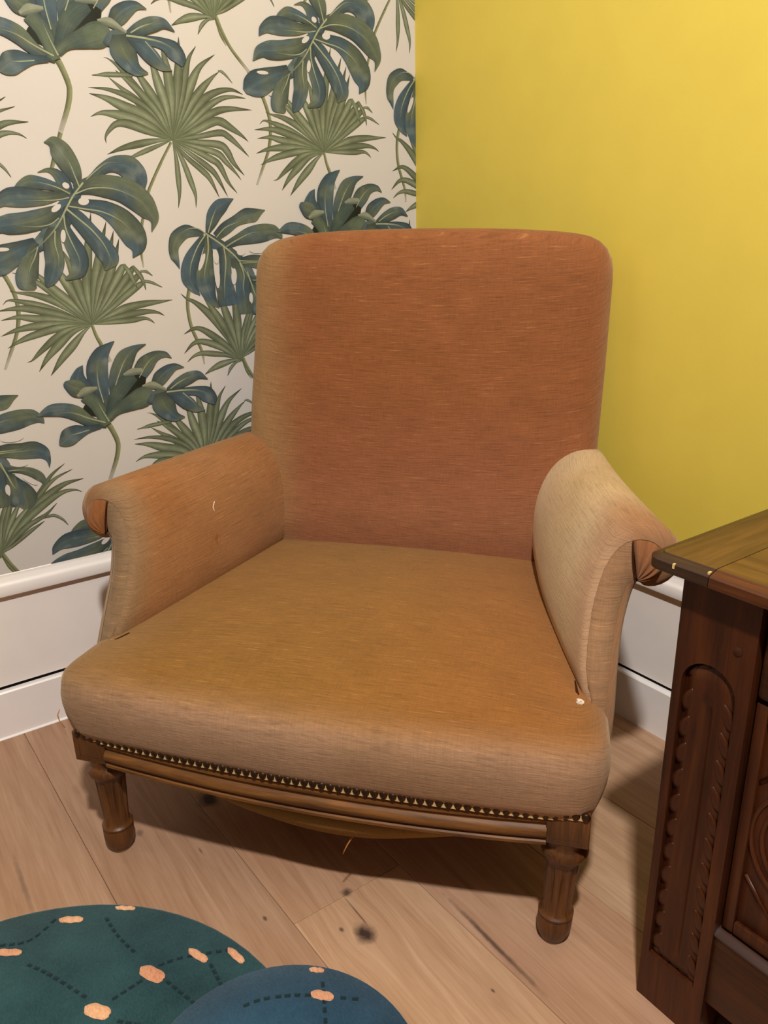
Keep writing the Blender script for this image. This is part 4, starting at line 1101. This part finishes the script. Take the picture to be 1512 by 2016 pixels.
# ------------------------------------------------------------------ cactus rug
rug = empty('cactus_rug', (.93, -1.2, 0))
tag(rug, 'teal cactus-shaped plush rug with pink embroidered spines at bottom left', 'rug')
def pad(name, cx, cy, r, z1, mat, sq=1.0):
    rings = []
    for s, z in ((1, 0), (1, z1 * .5), (.994, z1 * .85), (.984, z1), (.6, z1 * 1.02), (.05, z1 * 1.02)):
        rings.append([(cx + r * s * math.cos(a), cy + r * s * math.sin(a), z) for a in [2 * math.pi * i / 72 for i in range(72)]])
    V, F = ring_mesh(rings, True, True)
    o = fixn(mobj(name, V, F, mat, rug)); autosmooth(o, 50)
    o.location = (-.93, 1.2, 0)
    return o
p1 = pad('cactus_pad', .912, -1.318, .393, .012, M['rug_green'])
p2 = pad('cactus_pad', 1.028, -1.003, .187, .0145, M['rug_blue'])
def spine(pad_, a, b_, w_=.0065, z=.0128, prot=0):
    a = Vector((*a, z)); b_ = Vector((*b_, z))
    V = []; n = 12; m_ = 6
    t = (b_ - a); L = t.length; t.normalize(); q = Vector((-t.y, t.x, 0))
    for i in range(n + 1):
        u = i / n; wd = w_ * math.sqrt(max(.05, 1 - (2 * u - 1) ** 4))
        for j in range(m_ + 1):
            g = math.pi * j / m_
            V.append(a + t * (L * u) + q * (wd * math.cos(g)) + Vector((0, 0, .0022 * math.sin(g) + .0006 * math.sin(u * 60))))
    F = [(i * (m_ + 1) + j, i * (m_ + 1) + j + 1, (i + 1) * (m_ + 1) + j + 1, (i + 1) * (m_ + 1) + j) for i in range(n) for j in range(m_)]
    o = fixn(mobj('spine', V, F, M['rug_pink'], pad_, True))
for a, b_, w_ in (((.587, -1.155), (.609, -1.124), .006), ((.590, -1.25), (.616, -1.215), .006), ((.748, -1.08), (.786, -1.06), .010), ((.76, -1.011), (.795, -.997), .006),
                  ((.793, -.963), (.829, -.955), .0055), ((.763, -1.163), (.795, -1.139), .010), ((.616, -1.076), (.637, -1.051), .004), ((.86, -1.24), (.89, -1.22), .009), ((1.0, -1.3), (1.03, -1.285), .009), ((.70, -1.35), (.725, -1.33), .009)):
    spine(p1, a, b_, w_)
for a, b_, w_ in (((.931, -.901), (.956, -.879), .007), ((.897, -.884), (.912, -.868), .004), ((1.04, -.86), (1.065, -.845), .006), ((1.0, -1.0), (1.03, -.985), .008)):
    spine(p2, a, b_, w_, .0152)
def stitches(pad_, P, z, step=.012):
    Q = catmull([tuple(p) for p in P], 40)
    V = []; F = []; acc = 0
    for a, b_ in zip(Q, Q[1:]):
        acc += math.dist(a, b_)
        if acc < step: continue
        acc = 0
        t = Vector((b_[0] - a[0], b_[1] - a[1], 0)).normalized(); q = Vector((-t.y, t.x, 0))
        c_ = Vector((*b_, z)); b0 = len(V)
        h, w_ = .0042, .0026
        V += [c_ - t * h - q * w_, c_ + t * h - q * w_, c_ + t * h + q * w_, c_ - t * h + q * w_, c_ + Vector((0, 0, .0008))]
        F += [(b0, b0 + 1, b0 + 4), (b0 + 1, b0 + 2, b0 + 4), (b0 + 2, b0 + 3, b0 + 4), (b0 + 3, b0, b0 + 4)]
    if V: mobj('stitch_line', V, F, M['rug_dark'], pad_)
for P in ([(.577, -1.15), (.599, -1.2), (.58, -1.245)], [(.634, -1.218), (.681, -1.19), (.744, -1.16)], [(.618, -1.095), (.67, -1.09), (.722, -1.077)], [(.757, -1.066), (.767, -1.024), (.795, -.964)],
          [(.774, -1.137), (.768, -1.085)], [(.781, -1.06), (.864, -1.033)], [(.793, -.995), (.852, -.997)], [(.80, -1.14), (.86, -1.1), (.93, -1.15)]):
    stitches(p1, P, .0128)
for P in ([(.891, -.996), (.9, -.958), (.928, -.91), (.975, -.856)], [(.918, -.875), (.976, -.905), (1.06, -.95)]):
    stitches(p2, P, .0152)
